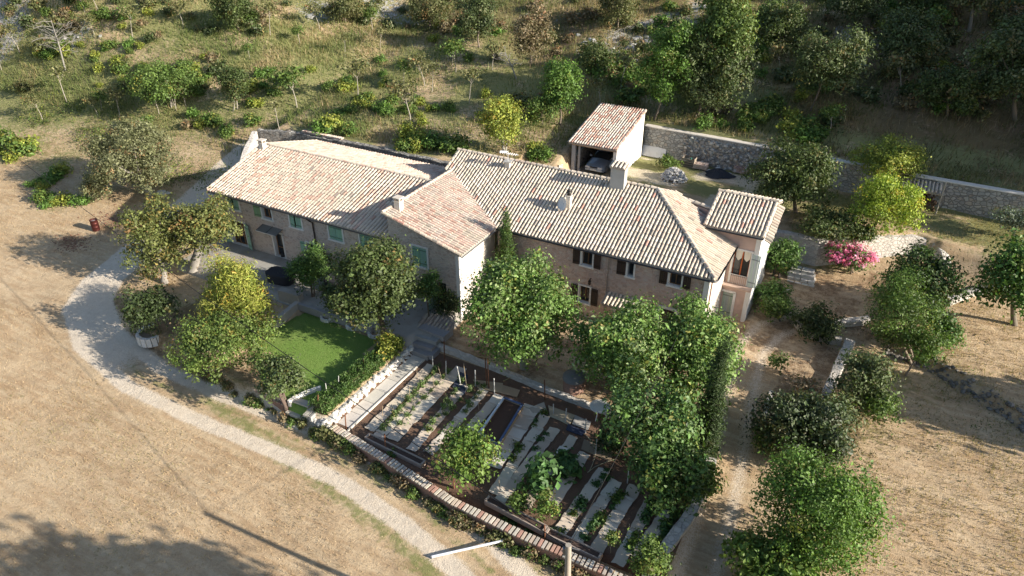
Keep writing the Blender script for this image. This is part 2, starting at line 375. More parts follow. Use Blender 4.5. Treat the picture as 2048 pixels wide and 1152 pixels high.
def mat_ground():
    m, nt, b = newmat('natural_ground'); co = objco(nt)
    va = N(nt, 'ShaderNodeVertexColor', layer_name='Zone'); sp = N(nt, 'ShaderNodeSeparateColor'); nt.links.new(va.outputs[0], sp.inputs[0])
    mp = N(nt, 'ShaderNodeMapping'); mp.inputs['Rotation'].default_value = (0, 0, .35); mp.inputs['Scale'].default_value = (.35, 1.7, 1); nt.links.new(co, mp.inputs[0])
    streak = noise(nt, mp.outputs[0], 1.6, 6, .65); n1 = noise(nt, co, .28, 5, .6); n2 = noise(nt, co, 2.6, 6, .7); n3 = noise(nt, co, 15, 5, .75); n4 = noise(nt, co, 42, 3, .7)
    s = ramp(nt, n1, [(.3, (.38,.258,.148)), (.5, (.465,.33,.202)), (.7, (.54,.405,.258))])
    s = mixc(nt, ramp(nt, streak, [(.40, 0.0), (.60, .85)]), s, (.58,.45,.295))
    st2 = noise(nt, mp.outputs[0], .55, 5, .6); s = mixc(nt, ramp(nt, st2, [(.5, 0.0), (.72, .55)]), s, (.31,.215,.13)); s = mixc(nt, ramp(nt, n2, [(.45, 0.0), (.75, .5)]), s, (.31,.225,.135))
    s = mixc(nt, ramp(nt, n3, [(.3, .40), (.5, 0.0)]), s, (.27,.19,.11)); s = mixc(nt, ramp(nt, n4, [(.56, 0.0), (.72, .4)]), s, (.52,.42,.28))
    def wt(o, gain, n, lo=.35, hi=.6):
        return ramp(nt, math_(nt, 'ADD', math_(nt, 'MULTIPLY', o, gain), math_(nt, 'MULTIPLY', math_(nt, 'SUBTRACT', n, .5), 1.1)), [(lo, 0.0), (hi, 1.0)])
    g = mixc(nt, n3, (.12,.15,.045), (.25,.265,.10)); g = mixc(nt, ramp(nt, n4, [(.5, 0.0), (.7, .5)]), g, (.27,.25,.11))
    s = mixc(nt, math_(nt, 'MULTIPLY', wt(sp.outputs[1], .9, n2), .8), s, g)
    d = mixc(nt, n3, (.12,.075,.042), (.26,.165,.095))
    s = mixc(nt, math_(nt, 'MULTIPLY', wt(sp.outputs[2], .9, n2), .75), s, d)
    gr = mixc(nt, n3, (.62,.525,.41), (.78,.68,.55)); gr = mixc(nt, ramp(nt, n4, [(.35, .5), (.55, 0.0)]), gr, (.36,.32,.27)); gr = mixc(nt, ramp(nt, n2, [(.4, 0.0), (.8, .45)]), gr, (.45,.35,.25))
    s = mixc(nt, wt(sp.outputs[0], 1.0, n3, .38, .62), s, gr)
    rk = mixc(nt, n3, (.22,.21,.20), (.52,.50,.47))
    s = mixc(nt, wt(va.outputs[1], .8, n2, .4, .5), s, rk)
    nt.links.new(s, b.inputs['Base Color']); b.inputs['Roughness'].default_value = 1.0; b.inputs['Specular IOR Level'].default_value = .05
    bump(nt, b, math_(nt, 'ADD', n3, math_(nt, 'MULTIPLY', n2, 1.4)), .75, .10); return m
M_GROUND = mat_ground()
def mat_lawn():
    m, nt, b = newmat('lawn_turf'); co = objco(nt); n3 = noise(nt, co, 24, 4, .7); n2 = noise(nt, co, 1.2, 4, .6)
    c = mixc(nt, n3, (.105,.19,.035), (.20,.31,.07)); c = mixc(nt, ramp(nt, n2, [(.4, 0.0), (.75, .5)]), c, (.22,.28,.085))
    sp = ramp(nt, noise(nt, co, 9, 2, .5), [(.66, 0.0), (.72, 1.0)]); c = mixc(nt, math_(nt, 'MULTIPLY', sp, .5), c, (.34,.33,.14))
    nt.links.new(c, b.inputs['Base Color']); bump(nt, b, n3, .6, .03); return m
M_LAWN = mat_lawn()
def mat_pave(name, c1, c2, stain):
    m, nt, b = newmat(name); co = objco(nt); n = noise(nt, co, 1.3, 6, .65); f = noise(nt, co, 30, 3)
    c = mixc(nt, n, c1, c2); c = mixc(nt, ramp(nt, noise(nt, co, .6, 4), [(.45, 0.0), (.65, .7)]), c, stain); c = mixc(nt, math_(nt, 'MULTIPLY', f, .35), c, (.2,.19,.17))
    nt.links.new(c, b.inputs['Base Color']); b.inputs['Roughness'].default_value = .95; bump(nt, b, f, .2, .01); return m
M_PATIO = mat_pave('patio_concrete', (.28,.265,.24), (.42,.40,.36), (.26,.22,.18))
def mat_soil():
    m, nt, b = newmat('garden_earth'); co = objco(nt); n = noise(nt, co, 2.2, 6, .7); f = noise(nt, co, 22, 4, .7)
    c = mixc(nt, n, (.14,.085,.058), (.27,.165,.11)); c = mixc(nt, math_(nt, 'MULTIPLY', f, .5), c, (.05,.035,.025))
    c = mixc(nt, ramp(nt, noise(nt, co, 7, 2), [(.62, 0.0), (.7, .6)]), c, (.26,.17,.11))
    nt.links.new(c, b.inputs['Base Color']); b.inputs['Roughness'].default_value = 1; bump(nt, b, f, .8, .06); return m
M_SOIL = mat_soil()
LAWN_W = np.array([G(x, y, -.5)[:2] for x, y in [(612, 623), (757, 682), (606, 824), (572, 806), (520, 770), (515, 690), (548, 655)]])
def inpoly(a, b, W):
    r = np.zeros(np.shape(a), bool); n = len(W); j = n-1
    for i in range(n):
        xi, yi = W[i]; xj, yj = W[j]
        c = ((yi > b) != (yj > b)) & (a < (xj-xi)*(b-yi)/(yj-yi+1e-12)+xi); r ^= c; j = i
    return r
I, J = np.meshgrid(np.arange(nA-1), np.arange(nB-1), indexing='ij'); I = I.ravel(); J = J.ravel()
QF = np.stack([I*nB+J, (I+1)*nB+J, (I+1)*nB+J+1, I*nB+J+1], 1)
ca = FA[QF].mean(1); cb = FB[QF].mean(1)
zone = np.zeros(len(QF), int)
ZN = {0: ('field', M_GROUND), 1: ('hillside', M_GROUND), 2: ('gravel_track', M_GROUND), 3: ('driveway', M_GROUND), 4: ('courtyard_ground', M_GROUND),
      5: ('upper_yard', M_GROUND), 6: ('garden_soil', M_SOIL), 7: ('lawn', M_LAWN), 8: ('patio', M_PATIO), 9: ('garden_bed', M_GROUND)}
hillm = ((ca < -50) & (cb > 41-.25*np.minimum(0, ca+50))) | ((ca >= -50) & (ca < -23.2) & (cb > 46.4)) | ((ca >= -23.2) & (cb > RETW(ca)-.05))
zone[hillm] = 1
zone[(ca > -23.2) & (cb > 44.5) & ~hillm & (ca < 8)] = 5
bwv = np.interp(ca, [p[0] for p in WALL_CURVE], [p[1] for p in WALL_CURVE])
zone[(ca > -5.2) & (ca < 6) & (cb > 28.8) & (cb < bwv) & (pdist(ca, cb, DRIVE) < 9)] = 4
zone[(ca > -21.3) & (ca < -5.0) & (cb > 29.0) & (cb < 45)] = 4
zone[(pdist(ca, cb, TRACK) < 1.9)] = 2
zone[(pdist(ca, cb, DRIVE) < 1.7) & (cb < 40)] = 3
zone[(ca > -22.3) & (ca < -3.6) & (cb > 20.2) & (cb < 28.9)] = 6
zone[(ca > -38.2) & (ca < -22.3) & (cb > 21.4) & (cb < 28.2)] = 9
zone[(ca > -42.9) & (ca < -21.3) & (cb > 28.2) & (cb < 45)] = 8
zone[inpoly(ca, cb, LAWN_W)] = 7
for z, (nm, mt) in ZN.items():
    F = QF[zone == z]
    if not len(F): continue
    u, inv = np.unique(F.ravel(), return_inverse=True)
    me = bpy.data.meshes.new(nm); me.from_pydata(VG[u].tolist(), [], inv.reshape(-1, 4).tolist())
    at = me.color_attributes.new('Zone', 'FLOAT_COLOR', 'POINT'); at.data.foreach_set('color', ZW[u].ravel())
    me.polygons.foreach_set('use_smooth', np.ones(len(F), bool)); me.materials.append(mt); me.update()
    tag(link(nm, me), kind='structure')
# ------------------------------------------------------------------ building helpers
TP_RED = [((0.63,0.52,0.40), 7), ((0.58,0.47,0.36), 4), ((0.56,0.34,0.25), 2), ((0.47,0.26,0.18), .9), ((0.42,0.35,0.27), .6), ((0.64,0.44,0.34), 2), ((0.22,0.17,0.14), .2)]
TP_CREAM = [((0.64,0.53,0.42), 6), ((0.58,0.48,0.36), 4), ((0.54,0.40,0.31), 1.6), ((0.46,0.38,0.30), 1.0), ((0.48,0.21,0.15), .3), ((0.67,0.56,0.45), 2), ((0.25,0.21,0.17), .3)]
TP_PINK = [((0.62,0.48,0.39), 6), ((0.60,0.40,0.32), 4), ((0.50,0.26,0.19), 1.2), ((0.56,0.47,0.37), 3), ((0.38,0.32,0.25), .6), ((0.66,0.55,0.46), 3)]
TP_REAR = [((.56,.42,.34), 5), ((.50,.34,.27), 4), ((.42,.24,.18), 2), ((.60,.48,.39), 3), ((.36,.29,.23), 1.5), ((.47,.38,.30), 2)]
TP_SHED = [((.62,.54,.46), 5), ((.52,.28,.21), 3), ((.40,.18,.13), 1.5), ((.66,.56,.47), 3)]
def pick(pal):
    cs, ws = zip(*pal); c = rnd.choices(cs, ws)[0]; k = rnd.uniform(.93, 1.07); return tuple(min(1, q*k) for q in c)
def yrange(poly, x):
    ys = []
    n = len(poly)
    for i in range(n):
        (x0, y0), (x1, y1) = poly[i], poly[(i+1) % n]
        if (x0 <= x < x1) or (x1 <= x < x0): ys.append(y0+(y1-y0)*(x-x0)/(x1-x0))
    return (min(ys), max(ys)) if len(ys) >= 2 else None
def tile_roof(name, parent, off, planfn, poly, down, pal, pitch=.235, tl=.40, slab=.10):
    """canal tiles laid course by course. poly: plan polygon [(a,b)]; planfn(a,b)->z ; down: plan unit vector pointing down the slope"""
    mb = MB(off); dn = np.array(down, float); e = np.array([-dn[1], dn[0]])
    P2 = [(np.dot(p, e), -np.dot(p, dn)) for p in poly]      # x along the eave, y up the slope
    x0 = min(p[0] for p in P2); x1 = max(p[0] for p in P2)
    n = max(1, int(round((x1-x0)/pitch))); pt = (x1-x0)/n
    def W(x, y, dz=0.0):
        q = e*x-dn*y; return np.array([q[0], q[1], planfn(q[0], q[1])+dz+.05*(float(fbm(q[0]*.3+7, q[1]*.5, 123, 2))-.5)])
    for i in range(n):
        xc = x0+(i+.5)*pt; yr = yrange(P2, xc)
        if yr is None: continue
        ya, yb = yr
        # pan (channel) tiles between the covers, darkened in colour for the channel shade
        xp = xc-pt/2; k = 0; y = ya-.02
        ph = rnd.uniform(-.05, .05)
        while y < yb-.03:
            y2 = min(yb, y+tl*(1+rnd.uniform(-.04, .04))); c = tuple(q*.66 for q in pick(pal)); l = .018
            V = [W(xp+s, yy, d) for yy, lift in ((y, l), (y2, 0)) for s, d in ((-.09, .035+lift), (0, .0+lift), (.09, .035+lift))]
            mb.add(V, [(0, 1, 4, 3), (1, 2, 5, 4)], c, True); y = y2
        y = ya-.05+ph*.4; first = True; wob = rnd.uniform(-.012, .012)
        while y < yb-.03:
            y2 = min(yb, y+tl*(1+rnd.uniform(-.05, .05))); c = pick(pal); V = []; jx = rnd.uniform(-.014, .014)+wob+(rnd.uniform(-.03, .03) if rnd.random() < .04 else 0); jz = rnd.uniform(-.006, .010)
            for yy, r, l in ((y-.02, .088*pt/.235, .014), (y2, .076*pt/.235, 0.0)):
                for t in range(6):
                    w = math.pi*t/5; V.append(W(xc+jx+r*math.cos(w), yy, .035+r*1.2*math.sin(w)+l+jz))
            mb.add(V, [(t, t+1, 7+t, 6+t) for t in range(5)], c, True)
            mb.add(V[:6], [(0, 1, 2, 3, 4, 5)], tuple(q*(.75 if first else .9) for q in c)); first = False
            y = y2
    top = [(p[0], p[1], planfn(*p)-.012) for p in poly]; m = len(top)
    bot = [(p[0], p[1], planfn(*p)-slab) for p in poly]
    mb.add(top+bot, [tuple(range(m)), tuple(range(2*m-1, m-1, -1))]+[(i, (i+1) % m, m+(i+1) % m, m+i) for i in range(m)], (.36,.30,.25))
    return mb.build(name, M_TILE, parent)
def ridge_tiles(name, parent, off, p0, p1, pal, r=.12, L=.42, lift=.03):
    mb = MB(off); p0 = np.array(p0, float); p1 = np.array(p1, float); d = p1-p0; n = max(1, int(np.linalg.norm(d)/L)); d = d/n
    s = np.cross(d, (0, 0, 1)); s /= np.linalg.norm(s); u = np.cross(s, d); u /= np.linalg.norm(u)
    if u[2] < 0: u = -u
    for i in range(n):
        c = pick(pal); V = []
        for k, rr, l in ((0, r*1.08, .025), (1.06, r*.9, 0)):
            q = p0+d*(i+k)
            for t in range(7):
                w = math.pi*t/6; V.append(q+s*rr*math.cos(w)+u*(rr*.9*math.sin(w)+l+lift))
        mb.add(V, [(t, t+1, 8+t, 7+t) for t in range(6)], c, True); mb.add(V[:7], [tuple(range(7))], c)
    return mb.build(name, M_TILE, parent)
def facade(mb, a0, a1, b, z0, topf, holes, depth=.3, col=(1, 1, 1), back=True):
    """wall facing -b with real openings; holes = [(a0,a1,z0,z1)]"""
    xs = sorted({a0, a1, *[h[0] for h in holes], *[h[1] for h in holes], *[a0+(a1-a0)*i/4 for i in range(5)]})
    for i in range(len(xs)-1):
        xa, xb = xs[i], xs[i+1]; xm = (xa+xb)/2
        hs = sorted([h for h in holes if h[0] < xm < h[1]], key=lambda h: h[2]); z = z0
        for h in hs:
            mb.quad((xa, b, z), (xb, b, z), (xb, b, h[2]), (xa, b, h[2]), col); z = h[3]
        mb.quad((xa, b, z), (xb, b, z), (xb, b, topf(xb)), (xa, b, topf(xa)), col)
    d = b+depth
def reveals(mb, b, holes, depth=.28, col=(1, 1, 1)):
    for (x0, x1, z0, z1) in holes:
        d = b+depth
        mb.quad((x0, b, z0), (x0, d, z0), (x0, d, z1), (x0, b, z1), col); mb.quad((x1, b, z0), (x1, b, z1), (x1, d, z1), (x1, d, z0), col)
        mb.quad((x0, b, z1), (x0, d, z1), (x1, d, z1), (x1, b, z1), col); mb.quad((x0, b, z0), (x1, b, z0), (x1, d, z0), (x0, d, z0), col)
GREEN = (.27,.45,.34); BROWN = (.055,.038,.03); PALE = (.46,.52,.52)
def shutter(parent, off, hinge, b, z0, z1, w, col, ang=0.0, side=1, name='shutter', label=None):
    """one leaf hinged at a=hinge; ang 0 = lying in the wall plane over the opening side given, opening outwards"""
    mb = MB(off); n = max(3, int(w/.11)); ca, sa = math.cos(ang), math.sin(ang)
    def Q(u, v, z): return (hinge+side*(u*ca)-v*sa*side*0+0, b-u*sa-v, z)
    dark = tuple(q*.55 for q in col)
    for i in range(n):
        u0 = w*i/n+.006; u1 = w*(i+1)/n-.006; c = tuple(q*rnd.uniform(.92, 1.08) for q in col)
        P = [Q(u0, 0, z0), Q(u1, 0, z0), Q(u1, 0, z1), Q(u0, 0, z1), Q(u0, .04, z0), Q(u1, .04, z0), Q(u1, .04, z1), Q(u0, .04, z1)]
        mb.add(P, [(0,1,2,3),(7,6,5,4),(0,4,5,1),(1,5,6,2),(2,6,7,3),(3,7,4,0)], c)
    for zb in (z0+.14*(z1-z0), z1-.16*(z1-z0)):
        P = [Q(.02, .04, zb), Q(w-.02, .04, zb), Q(w-.02, .04, zb+.07), Q(.02, .04, zb+.07), Q(.02, .065, zb), Q(w-.02, .065, zb), Q(w-.02, .065, zb+.07), Q(.02, .065, zb+.07)]
        mb.add(P, [(7,6,5,4),(0,4,5,1),(1,5,6,2),(2,6,7,3),(3,7,4,0)], dark)
    o = mb.build(name, M_PAINT, parent)
    if label: o['label'] = label
    return o
def window(parent, off, b, hole, frame=.11, mull=1, glass_d=.22, wood=(.30,.16,.08), surround=True, name='window', sill=True, lintel_only=False, transom=False):
    x0, x1, z0, z1 = hole; mb = MB(off); w = .055
    # timber casement frame set back in the opening
    d = b+glass_d
    for (u0, u1, v0, v1) in ((x0, x0+w, z0, z1), (x1-w, x1, z0, z1), (x0+w, x1-w, z0, z0+w), (x0+w, x1-w, z1-w, z1)):
        mb.box(((u0+u1)/2, d, (v0+v1)/2), (u1-u0, .06, v1-v0), col=wood)
    for i in range(mull):
        xm = x0+(x1-x0)*(i+1)/(mull+1); mb.box((xm, d, (z0+z1)/2), (.07, .055, z1-z0-2*w), col=wood)
    if transom: mb.box(((x0+x1)/2, d+.004, z0+.35*(z1-z0)), (x1-x0-2*w, .05, .05), col=wood)
    win = mb.build(name, M_WOOD, parent)
    g = MB(off); g.quad((x0, d+.02, z0), (x1, d+.02, z0), (x1, d+.02, z1), (x0, d+.02, z1)); g.build('pane', M_GLASS, win)
    if surround:
        s = MB(off); f = frame; t = .025
        bars = [(x0-f, x0, z0-(0 if not sill else 0), z1+f), (x1, x1+f, z0, z1+f), (x0, x1, z1, z1+f)] if not lintel_only else [(x0-f, x1+f, z1, z1+f)]
        for (u0, u1, v0, v1) in bars: s.box(((u0+u1)/2, b-t+.0, (v0+v1)/2), (u1-u0, .05, v1-v0))
        if sill: s.box(((x0+x1)/2, b-.03, z0-.06), (x1-x0+2*f+.08, .14, .12))
        # plastered reveals
        for (u, sgn) in ((x0, 1), (x1, -1)): s.quad((u+sgn*.004, b-.04, z0), (u+sgn*.004, d-.03, z0), (u+sgn*.004, d-.03, z1), (u+sgn*.004, b-.04, z1))
        s.quad((x0, b-.04, z1-.004), (x0, d-.03, z1-.004), (x1, d-.03, z1-.004), (x1, b-.04, z1-.004)); s.quad((x0, b-.04, z0+.004), (x1, b-.04, z0+.004), (x1, d-.03, z0+.004), (x0, d-.03, z0+.004))
        s.build('frame', M_PLASTER, win)
    return win
def gutter(parent, off, p0, p1, r=.06, col=(.10,.10,.10)):
    mb = MB(off); p0 = np.array(p0, float); p1 = np.array(p1, float); d = p1-p0; L = np.linalg.norm(d); d /= L; s = np.cross(d, (0, 0, 1)); V = []
    for q in (p0, p1):
        for t in range(7):
            w = math.pi+math.pi*t/6; V.append(q+s*r*math.cos(w)+np.array([0, 0, r*math.sin(w)]))
    mb.add(V, [(t, t+1, 8+t, 7+t) for t in range(6)], col, True); mb.add(V[:7], [tuple(range(7))], col); mb.add(V[7:], [tuple(range(7))], col)
    V2 = [v+np.array([0, 0, .0]) for v in V]; return mb.build('gutter', M_METAL, parent)
def pipe(parent, off, pts, r=.045, col=(.09,.07,.06), name='downpipe'):
    mb = MB(off); mb.tube(pts, r, 8, col); return mb.build(name, M_METAL, parent)
def chimney(parent, off, c, w, d, h, roof_z, col=M_CREAM, cap='slab'):
    mb = MB(off); z0 = roof_z-.4
    mb.box((c[0], c[1], (z0+roof_z+h)/2), (w, d, roof_z+h-z0)); mb.box((c[0], c[1], roof_z+h+.02), (w+.08, d+.08, .06))
    ch = mb.build('chimney', col, parent)
    zt = roof_z+h+.05
    if cap == 'slab':
        k = MB(off)
        for sx in (-1, 1):
            for sy in (-1, 1): k.box((c[0]+sx*(w/2-.05), c[1]+sy*(d/2-.05), zt+.09), (.09, .09, .18), col=(.8,.75,.7))
        k.box((c[0], c[1], zt+.21), (w+.12, d+.12, .07), col=(.95,.93,.9)); k.box((c[0], c[1], zt+.045), (w-.25, d-.25, .08), col=(.05,.05,.05)); k.build('chimney_cap', M_CREAM, ch)
    return ch
# ------------------------------------------------------------------ long farmhouse (green shutters)
def wp(px, py, b): p = onB(px, py, b); return p[0], p[2]
def hole(b, pa, pb, pc):            # pixels of lower-left, lower-right and an upper corner
    a0, z0 = wp(*pa, b); a1, z0b = wp(*pb, b); _, z1 = wp(*pc, b); return (a0, a1, (z0+z0b)/2, z1)
BA = 32.34
LF = empty('farmhouse', (-34.5, 38, 0), 'long low stone farmhouse with green shutters and mottled tile roof', 'house', None); off = (-34.5, 38, 0)
# upper windows, then ground floor openings (a0,a1,z0,z1)
UW = [(-41.05, -40.0, 3.02, 3.98), (-37.72, -36.82, 2.98, 3.86), (-35.1, -34.05, 2.93, 3.88), (-31.6, -30.45, 2.80, 3.85), (-28.95, -27.9, 2.8, 3.8)]
GD = (-41.45, -39.9, .02, 2.0); FD = (-37.1, -36.2, .02, 2.0); GW1 = (-33.9, -32.95, 1.0, 1.92); GW2 = (-29.75, -28.75, .95, 1.85)
zA = 4.22
mb = MB(off); holes = UW+[GD, FD, GW1, GW2]
facade(mb, -42.4, -26.5, BA, -.3, lambda a: zA, holes); reveals(mb, BA, holes)
# back wall, left gable
mb.quad((-26.5, 43.4, -.3), (-42.4, 43.4, -.3), (-42.4, 43.4, zA), (-26.5, 43.4, zA))
mb.poly([(-42.4, 43.4, -.3), (-42.4, BA, -.3), (-42.4, BA, zA), (-42.4, 37.9, 5.62), (-42.4, 43.4, zA)])
mb.build('wall', M_WALL_A, LF)
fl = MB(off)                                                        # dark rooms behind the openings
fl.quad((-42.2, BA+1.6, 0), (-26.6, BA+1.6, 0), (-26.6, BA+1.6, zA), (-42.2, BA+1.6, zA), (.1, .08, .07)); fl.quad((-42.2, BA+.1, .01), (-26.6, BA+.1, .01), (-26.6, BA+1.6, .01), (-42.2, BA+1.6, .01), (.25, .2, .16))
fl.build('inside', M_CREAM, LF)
sA = .27
pf = lambda a, b: 5.78-sA*(37.9-b); pb_ = lambda a, b: 5.78-sA*(b-37.9)
tile_roof('front_roof_slope', LF, off, pf, [(-42.65, 31.95), (-26.45, 31.95), (-26.45, 37.9), (-42.65, 37.9)], (0, -1), TP_RED, pitch=.275)
tile_roof('rear_roof_slope', LF, off, pb_, [(-42.65, 37.9), (-26.45, 37.9), (-26.9, 43.8), (-42.65, 43.8)], (0, 1), TP_REAR, pitch=.275)
ridge_tiles('ridge', LF, off, (-42.7, 37.9, 5.8), (-26.5, 37.9, 5.8), TP_RED, lift=.05)
ridge_tiles('verge_tiles', LF, off, (-42.62, 32.0, 4.24), (-42.62, 37.9, 5.84), TP_CREAM, r=.10); ridge_tiles('verge_tiles', LF, off, (-42.62, 43.7, 4.28), (-42.62, 37.9, 5.84), TP_CREAM, r=.10)
gutter(LF, off, (-42.6, 31.87, 4.14), (-26.5, 31.87, 4.14), .055, (.16,.13,.11))
p = onPlane(522, 293, (0, 37.9, 5.78), (0, -sA, 1)); chimney(LF, off, (-42.15, 37.4), .42, .40, .45, 5.7)
pipe(LF, off, [(-33.1, 31.9, 4.1), (-33.0, 32.1, 3.85), (-32.95, 32.26, 3.7), (-32.95, 32.26, .05)], .05)
def closed(parent, off, b, h, col, ajar=0.0, name='shutter'):
    w = (h[1]-h[0])/2
    shutter(parent, off, h[0]+.02, b+.03, h[2]+.02, h[3]-.02, w-.03, col, ajar, 1); shutter(parent, off, h[1]-.02, b+.03, h[2]+.02, h[3]-.02, w-.03, col, ajar*.3, -1)
def open_pair(parent, off, b, h, col, w=None, gap=.12):
    w = w or (h[1]-h[0])/2
    shutter(parent, off, h[0]-gap, b-.03, h[2]-.02, h[3]+.02, w, col, .06, -1); shutter(parent, off, h[1]+gap, b-.03, h[2]-.02, h[3]+.02, w, col, .06, 1)
for i, h in enumerate(UW):
    w = window(LF, off, BA, h)
    if i == 1: shutter(LF, off, h[0]-.1, BA-.03, h[2], h[3], .62, (.25,.36,.2), .08, -1)
    else: closed(LF, off, BA, h, GREEN, .28 if i in (0, 2) else .02)
window(LF, off, BA, GW1); open_pair(LF, off, BA, GW1, GREEN, .42)
window(LF, off, BA, GW2); open_pair(LF, off, BA, GW2, GREEN, .42)
window(LF, off, BA, GD, mull=2, sill=False, name='glazed_door', transom=True, glass_d=.27); shutter(LF, off, GD[0]-.1, BA-.03, .05, 2.0, .5, GREEN, .1, -1); shutter(LF, off, GD[1]+.08, BA-.03, .05, 2.05, .62, GREEN, .35, 1)
window(LF, off, BA, FD, mull=0, sill=False, name='entrance_door', glass_d=.27, transom=True)
mb = MB(off); mb.quad((-37.9, BA, 2.42), (-36.0, BA, 2.42), (-36.0, BA-.75, 2.22), (-37.9, BA-.75, 2.22), (.25,.26,.25))
for a in (-37.9, -36.95, -36.0): mb.tube([(a, BA, 2.43), (a, BA-.76, 2.23)], .02, 5, (.12,.12,.12)); mb.tube([(a, BA, 1.95), (a, BA-.5, 2.27)], .015, 5, (.12,.12,.12))
mb.tube([(-37.92, BA-.76, 2.22), (-35.98, BA-.76, 2.22)], .025, 5, (.5,.5,.48)); mb.build('door_canopy', M_METAL, LF)

# ------------------------------------------------------------------ stone annexe with the roof falling to the sunny side
AN = empty('annexe', (-24, 35, 0), 'stone annexe with single pink tile slope between the two houses', 'house'); off = (-24, 35, 0)
zB = lambda a, b=0: 4.36+.275*(-20.95-a)
BW = (-24.72, -23.62, 2.62, 4.0); BDO = (-23.0, -22.3, -.05, 1.85)
mb = MB(off); facade(mb, -26.5, -21.25, 32.32, -1.2, lambda a: zB(a)-.10, [BW, BDO]); reveals(mb, 32.32, [BW, BDO])
mb.poly([(-26.5, 40.2, 0), (-26.5, 32.32, 0), (-26.5, 32.32, zB(-26.5)-.1), (-26.5, 40.2, zB(-26.5)-.1)])
mb.build('wall', M_WALL_A, AN)
mb = MB(off); mb.quad((-21.25, 32.32, -1.3), (-21.25, 37.4, -1.3), (-21.25, 37.4, zB(-21.25)-.08), (-21.25, 32.32, zB(-21.25)-.08)); mb.build('rendered_side_wall', M_CREAM, AN)
mb = MB(off); mb.box((-21.36, 32.36, 1.4), (.26, .14, 5.4)); mb.build('corner_pilaster', M_PLASTER, AN)
tile_roof('roof_slope', AN, off, zB, [(-26.7, 32.02), (-20.9, 32.02), (-20.9, 36.75), (-26.7, 40.6)], (1, 0), TP_PINK)
ridge_tiles('verge_tiles', AN, off, (-20.95, 32.06, zB(-20.95)), (-26.65, 32.06, zB(-26.65)), TP_CREAM, r=.10); ridge_tiles('ridge', AN, off, (-26.62, 32.0, zB(-26.62)+.02), (-26.62, 40.3, zB(-26.62)+.02), TP_CREAM, r=.11)
gutter(AN, off, (-20.83, 32.0, 4.28), (-20.83, 36.5, 4.28), .06, (.35,.35,.34)); pipe(AN, off, [(-20.85, 36.4, 4.2), (-21.1, 36.55, 3.9), (-21.1, 36.55, -.7)])
chimney(AN, off, (-26.15, 33.15), .42, .42, .55, zB(-26.15)+.05)
window(AN, off, 32.32, BW); closed(AN, off, 32.32, BW, GREEN, .02)
window(AN, off, 32.32, BDO, sill=False, surround=False, name='garden_door', mull=0, glass_d=.27); shutter(AN, off, -23.02, 32.28, 0, 1.85, .72, (.3,.42,.33), 1.9, 1, name='door_leaf')

# ------------------------------------------------------------------ main house
MN = empty('main_house', (-16, 40, -.7), 'main pink stone house with hipped pale tile roof and brown shutters', 'house'); off = (-16, 40, -.7)
BM = 36.7; zE = 4.36; sM = .43; bE = 36.38; AR = -6.98; bR = 41.9; zR = zE+sM*(bR-bE)
def mh(pa, pb, pc): return hole(BM, pa, pb, pc)
W1 = (-15.08, -14.12, 2.95, 4.2); W2 = (-11.93, -11.40, 2.95, 4.05); W3 = (-9.32, -8.48, 2.9, 4.15); W4 = (-15.12, -14.12, .2, 1.6); DO = (-9.75, -8.7, -.65, 1.55); DM = (-12.5, -11.4, -.68, 1.35)
def fix(h, pl, pr, pt):     # place an opening by its lower corners and top in the photograph
    a0, z0 = wp(*pl, BM); a1, z1 = wp(*pr, BM); _, zt = wp(*pt, BM); return (a0, a1, (z0+z1)/2, zt)
W1 = fix(W1, (1163, 528), (1184, 534), (1166, 498)); W2 = fix(W2, (1254, 551), (1266, 554), (1258, 524)); W3 = fix(W3, (1337, 568), (1361, 575), (1341, 541)); W4 = fix(W4, (1158, 602), (1178, 607), (1159, 570))
W1 = (W1[0], W1[1], W1[2], min(W1[3], 4.18)); W2 = (*W2[:3], min(W2[3], 4.18)); W3 = (*W3[:3], min(W3[3], 4.18))
a, z = wp(1321, 612, BM); DO = (a, a+1.0, -.66, z-.1)
holes = [W1, W2, W3, W4, DO, DM]
mb = MB(off); facade(mb, -21.0, AR, BM, -1.0, lambda a: zE, holes); reveals(mb, BM, holes)
mb.build('wall', M_WALL_M, MN)
mb = MB(off)
mb.quad((-27.0, 45.6, -.3), (-27.0, 39.8, -.3), (-27.0, 39.8, 5.75), (-27.0, 45.6, 5.0)); mb.poly([(-27.0, 39.0, 4), (-27.0, 45.6, 4), (-27.0, 45.6, 5.05), (-27.0, bR, zR-.1), (-27.0, 39.8, 5.7)])
mb.quad((-12.2, 45.6, -.3), (-27.0, 45.6, -.3), (-27.0, 45.6, 5.1), (-12.2, 45.6, 5.1)); mb.build('rear_wall', M_CREAM, MN)
mb = MB(off); mb.quad((AR, BM, -1.0), (AR, 41.4, -1.0), (AR, 41.4, zE+.05), (AR, BM, zE+.05)); mb.build('rendered_side_wall', M_CREAM, MN)
mb = MB(off); mb.box((AR-.12, BM-.02, 1.65), (.32, .12, 5.3)); mb.build('corner_pilaster', M_PLASTER, MN)
mb = MB(off); mb.box(((-20.9+AR)/2, BM-.07, zE-.19), (AR+20.9, .16, .13)); mb.build('cornice', M_PLASTER, MN)
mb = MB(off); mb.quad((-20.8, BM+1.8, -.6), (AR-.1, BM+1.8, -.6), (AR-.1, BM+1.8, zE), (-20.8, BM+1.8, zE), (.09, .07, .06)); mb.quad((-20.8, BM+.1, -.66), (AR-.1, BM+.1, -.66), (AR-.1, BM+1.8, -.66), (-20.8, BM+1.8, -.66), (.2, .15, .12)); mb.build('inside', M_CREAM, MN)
zf = lambda a, b: zE+sM*(b-bE); zh = lambda a, b: zE+sM*(-6.62-a); zb_ = lambda a, b: zR-sM*(b-bR)
aH = -6.62-(bR-bE)
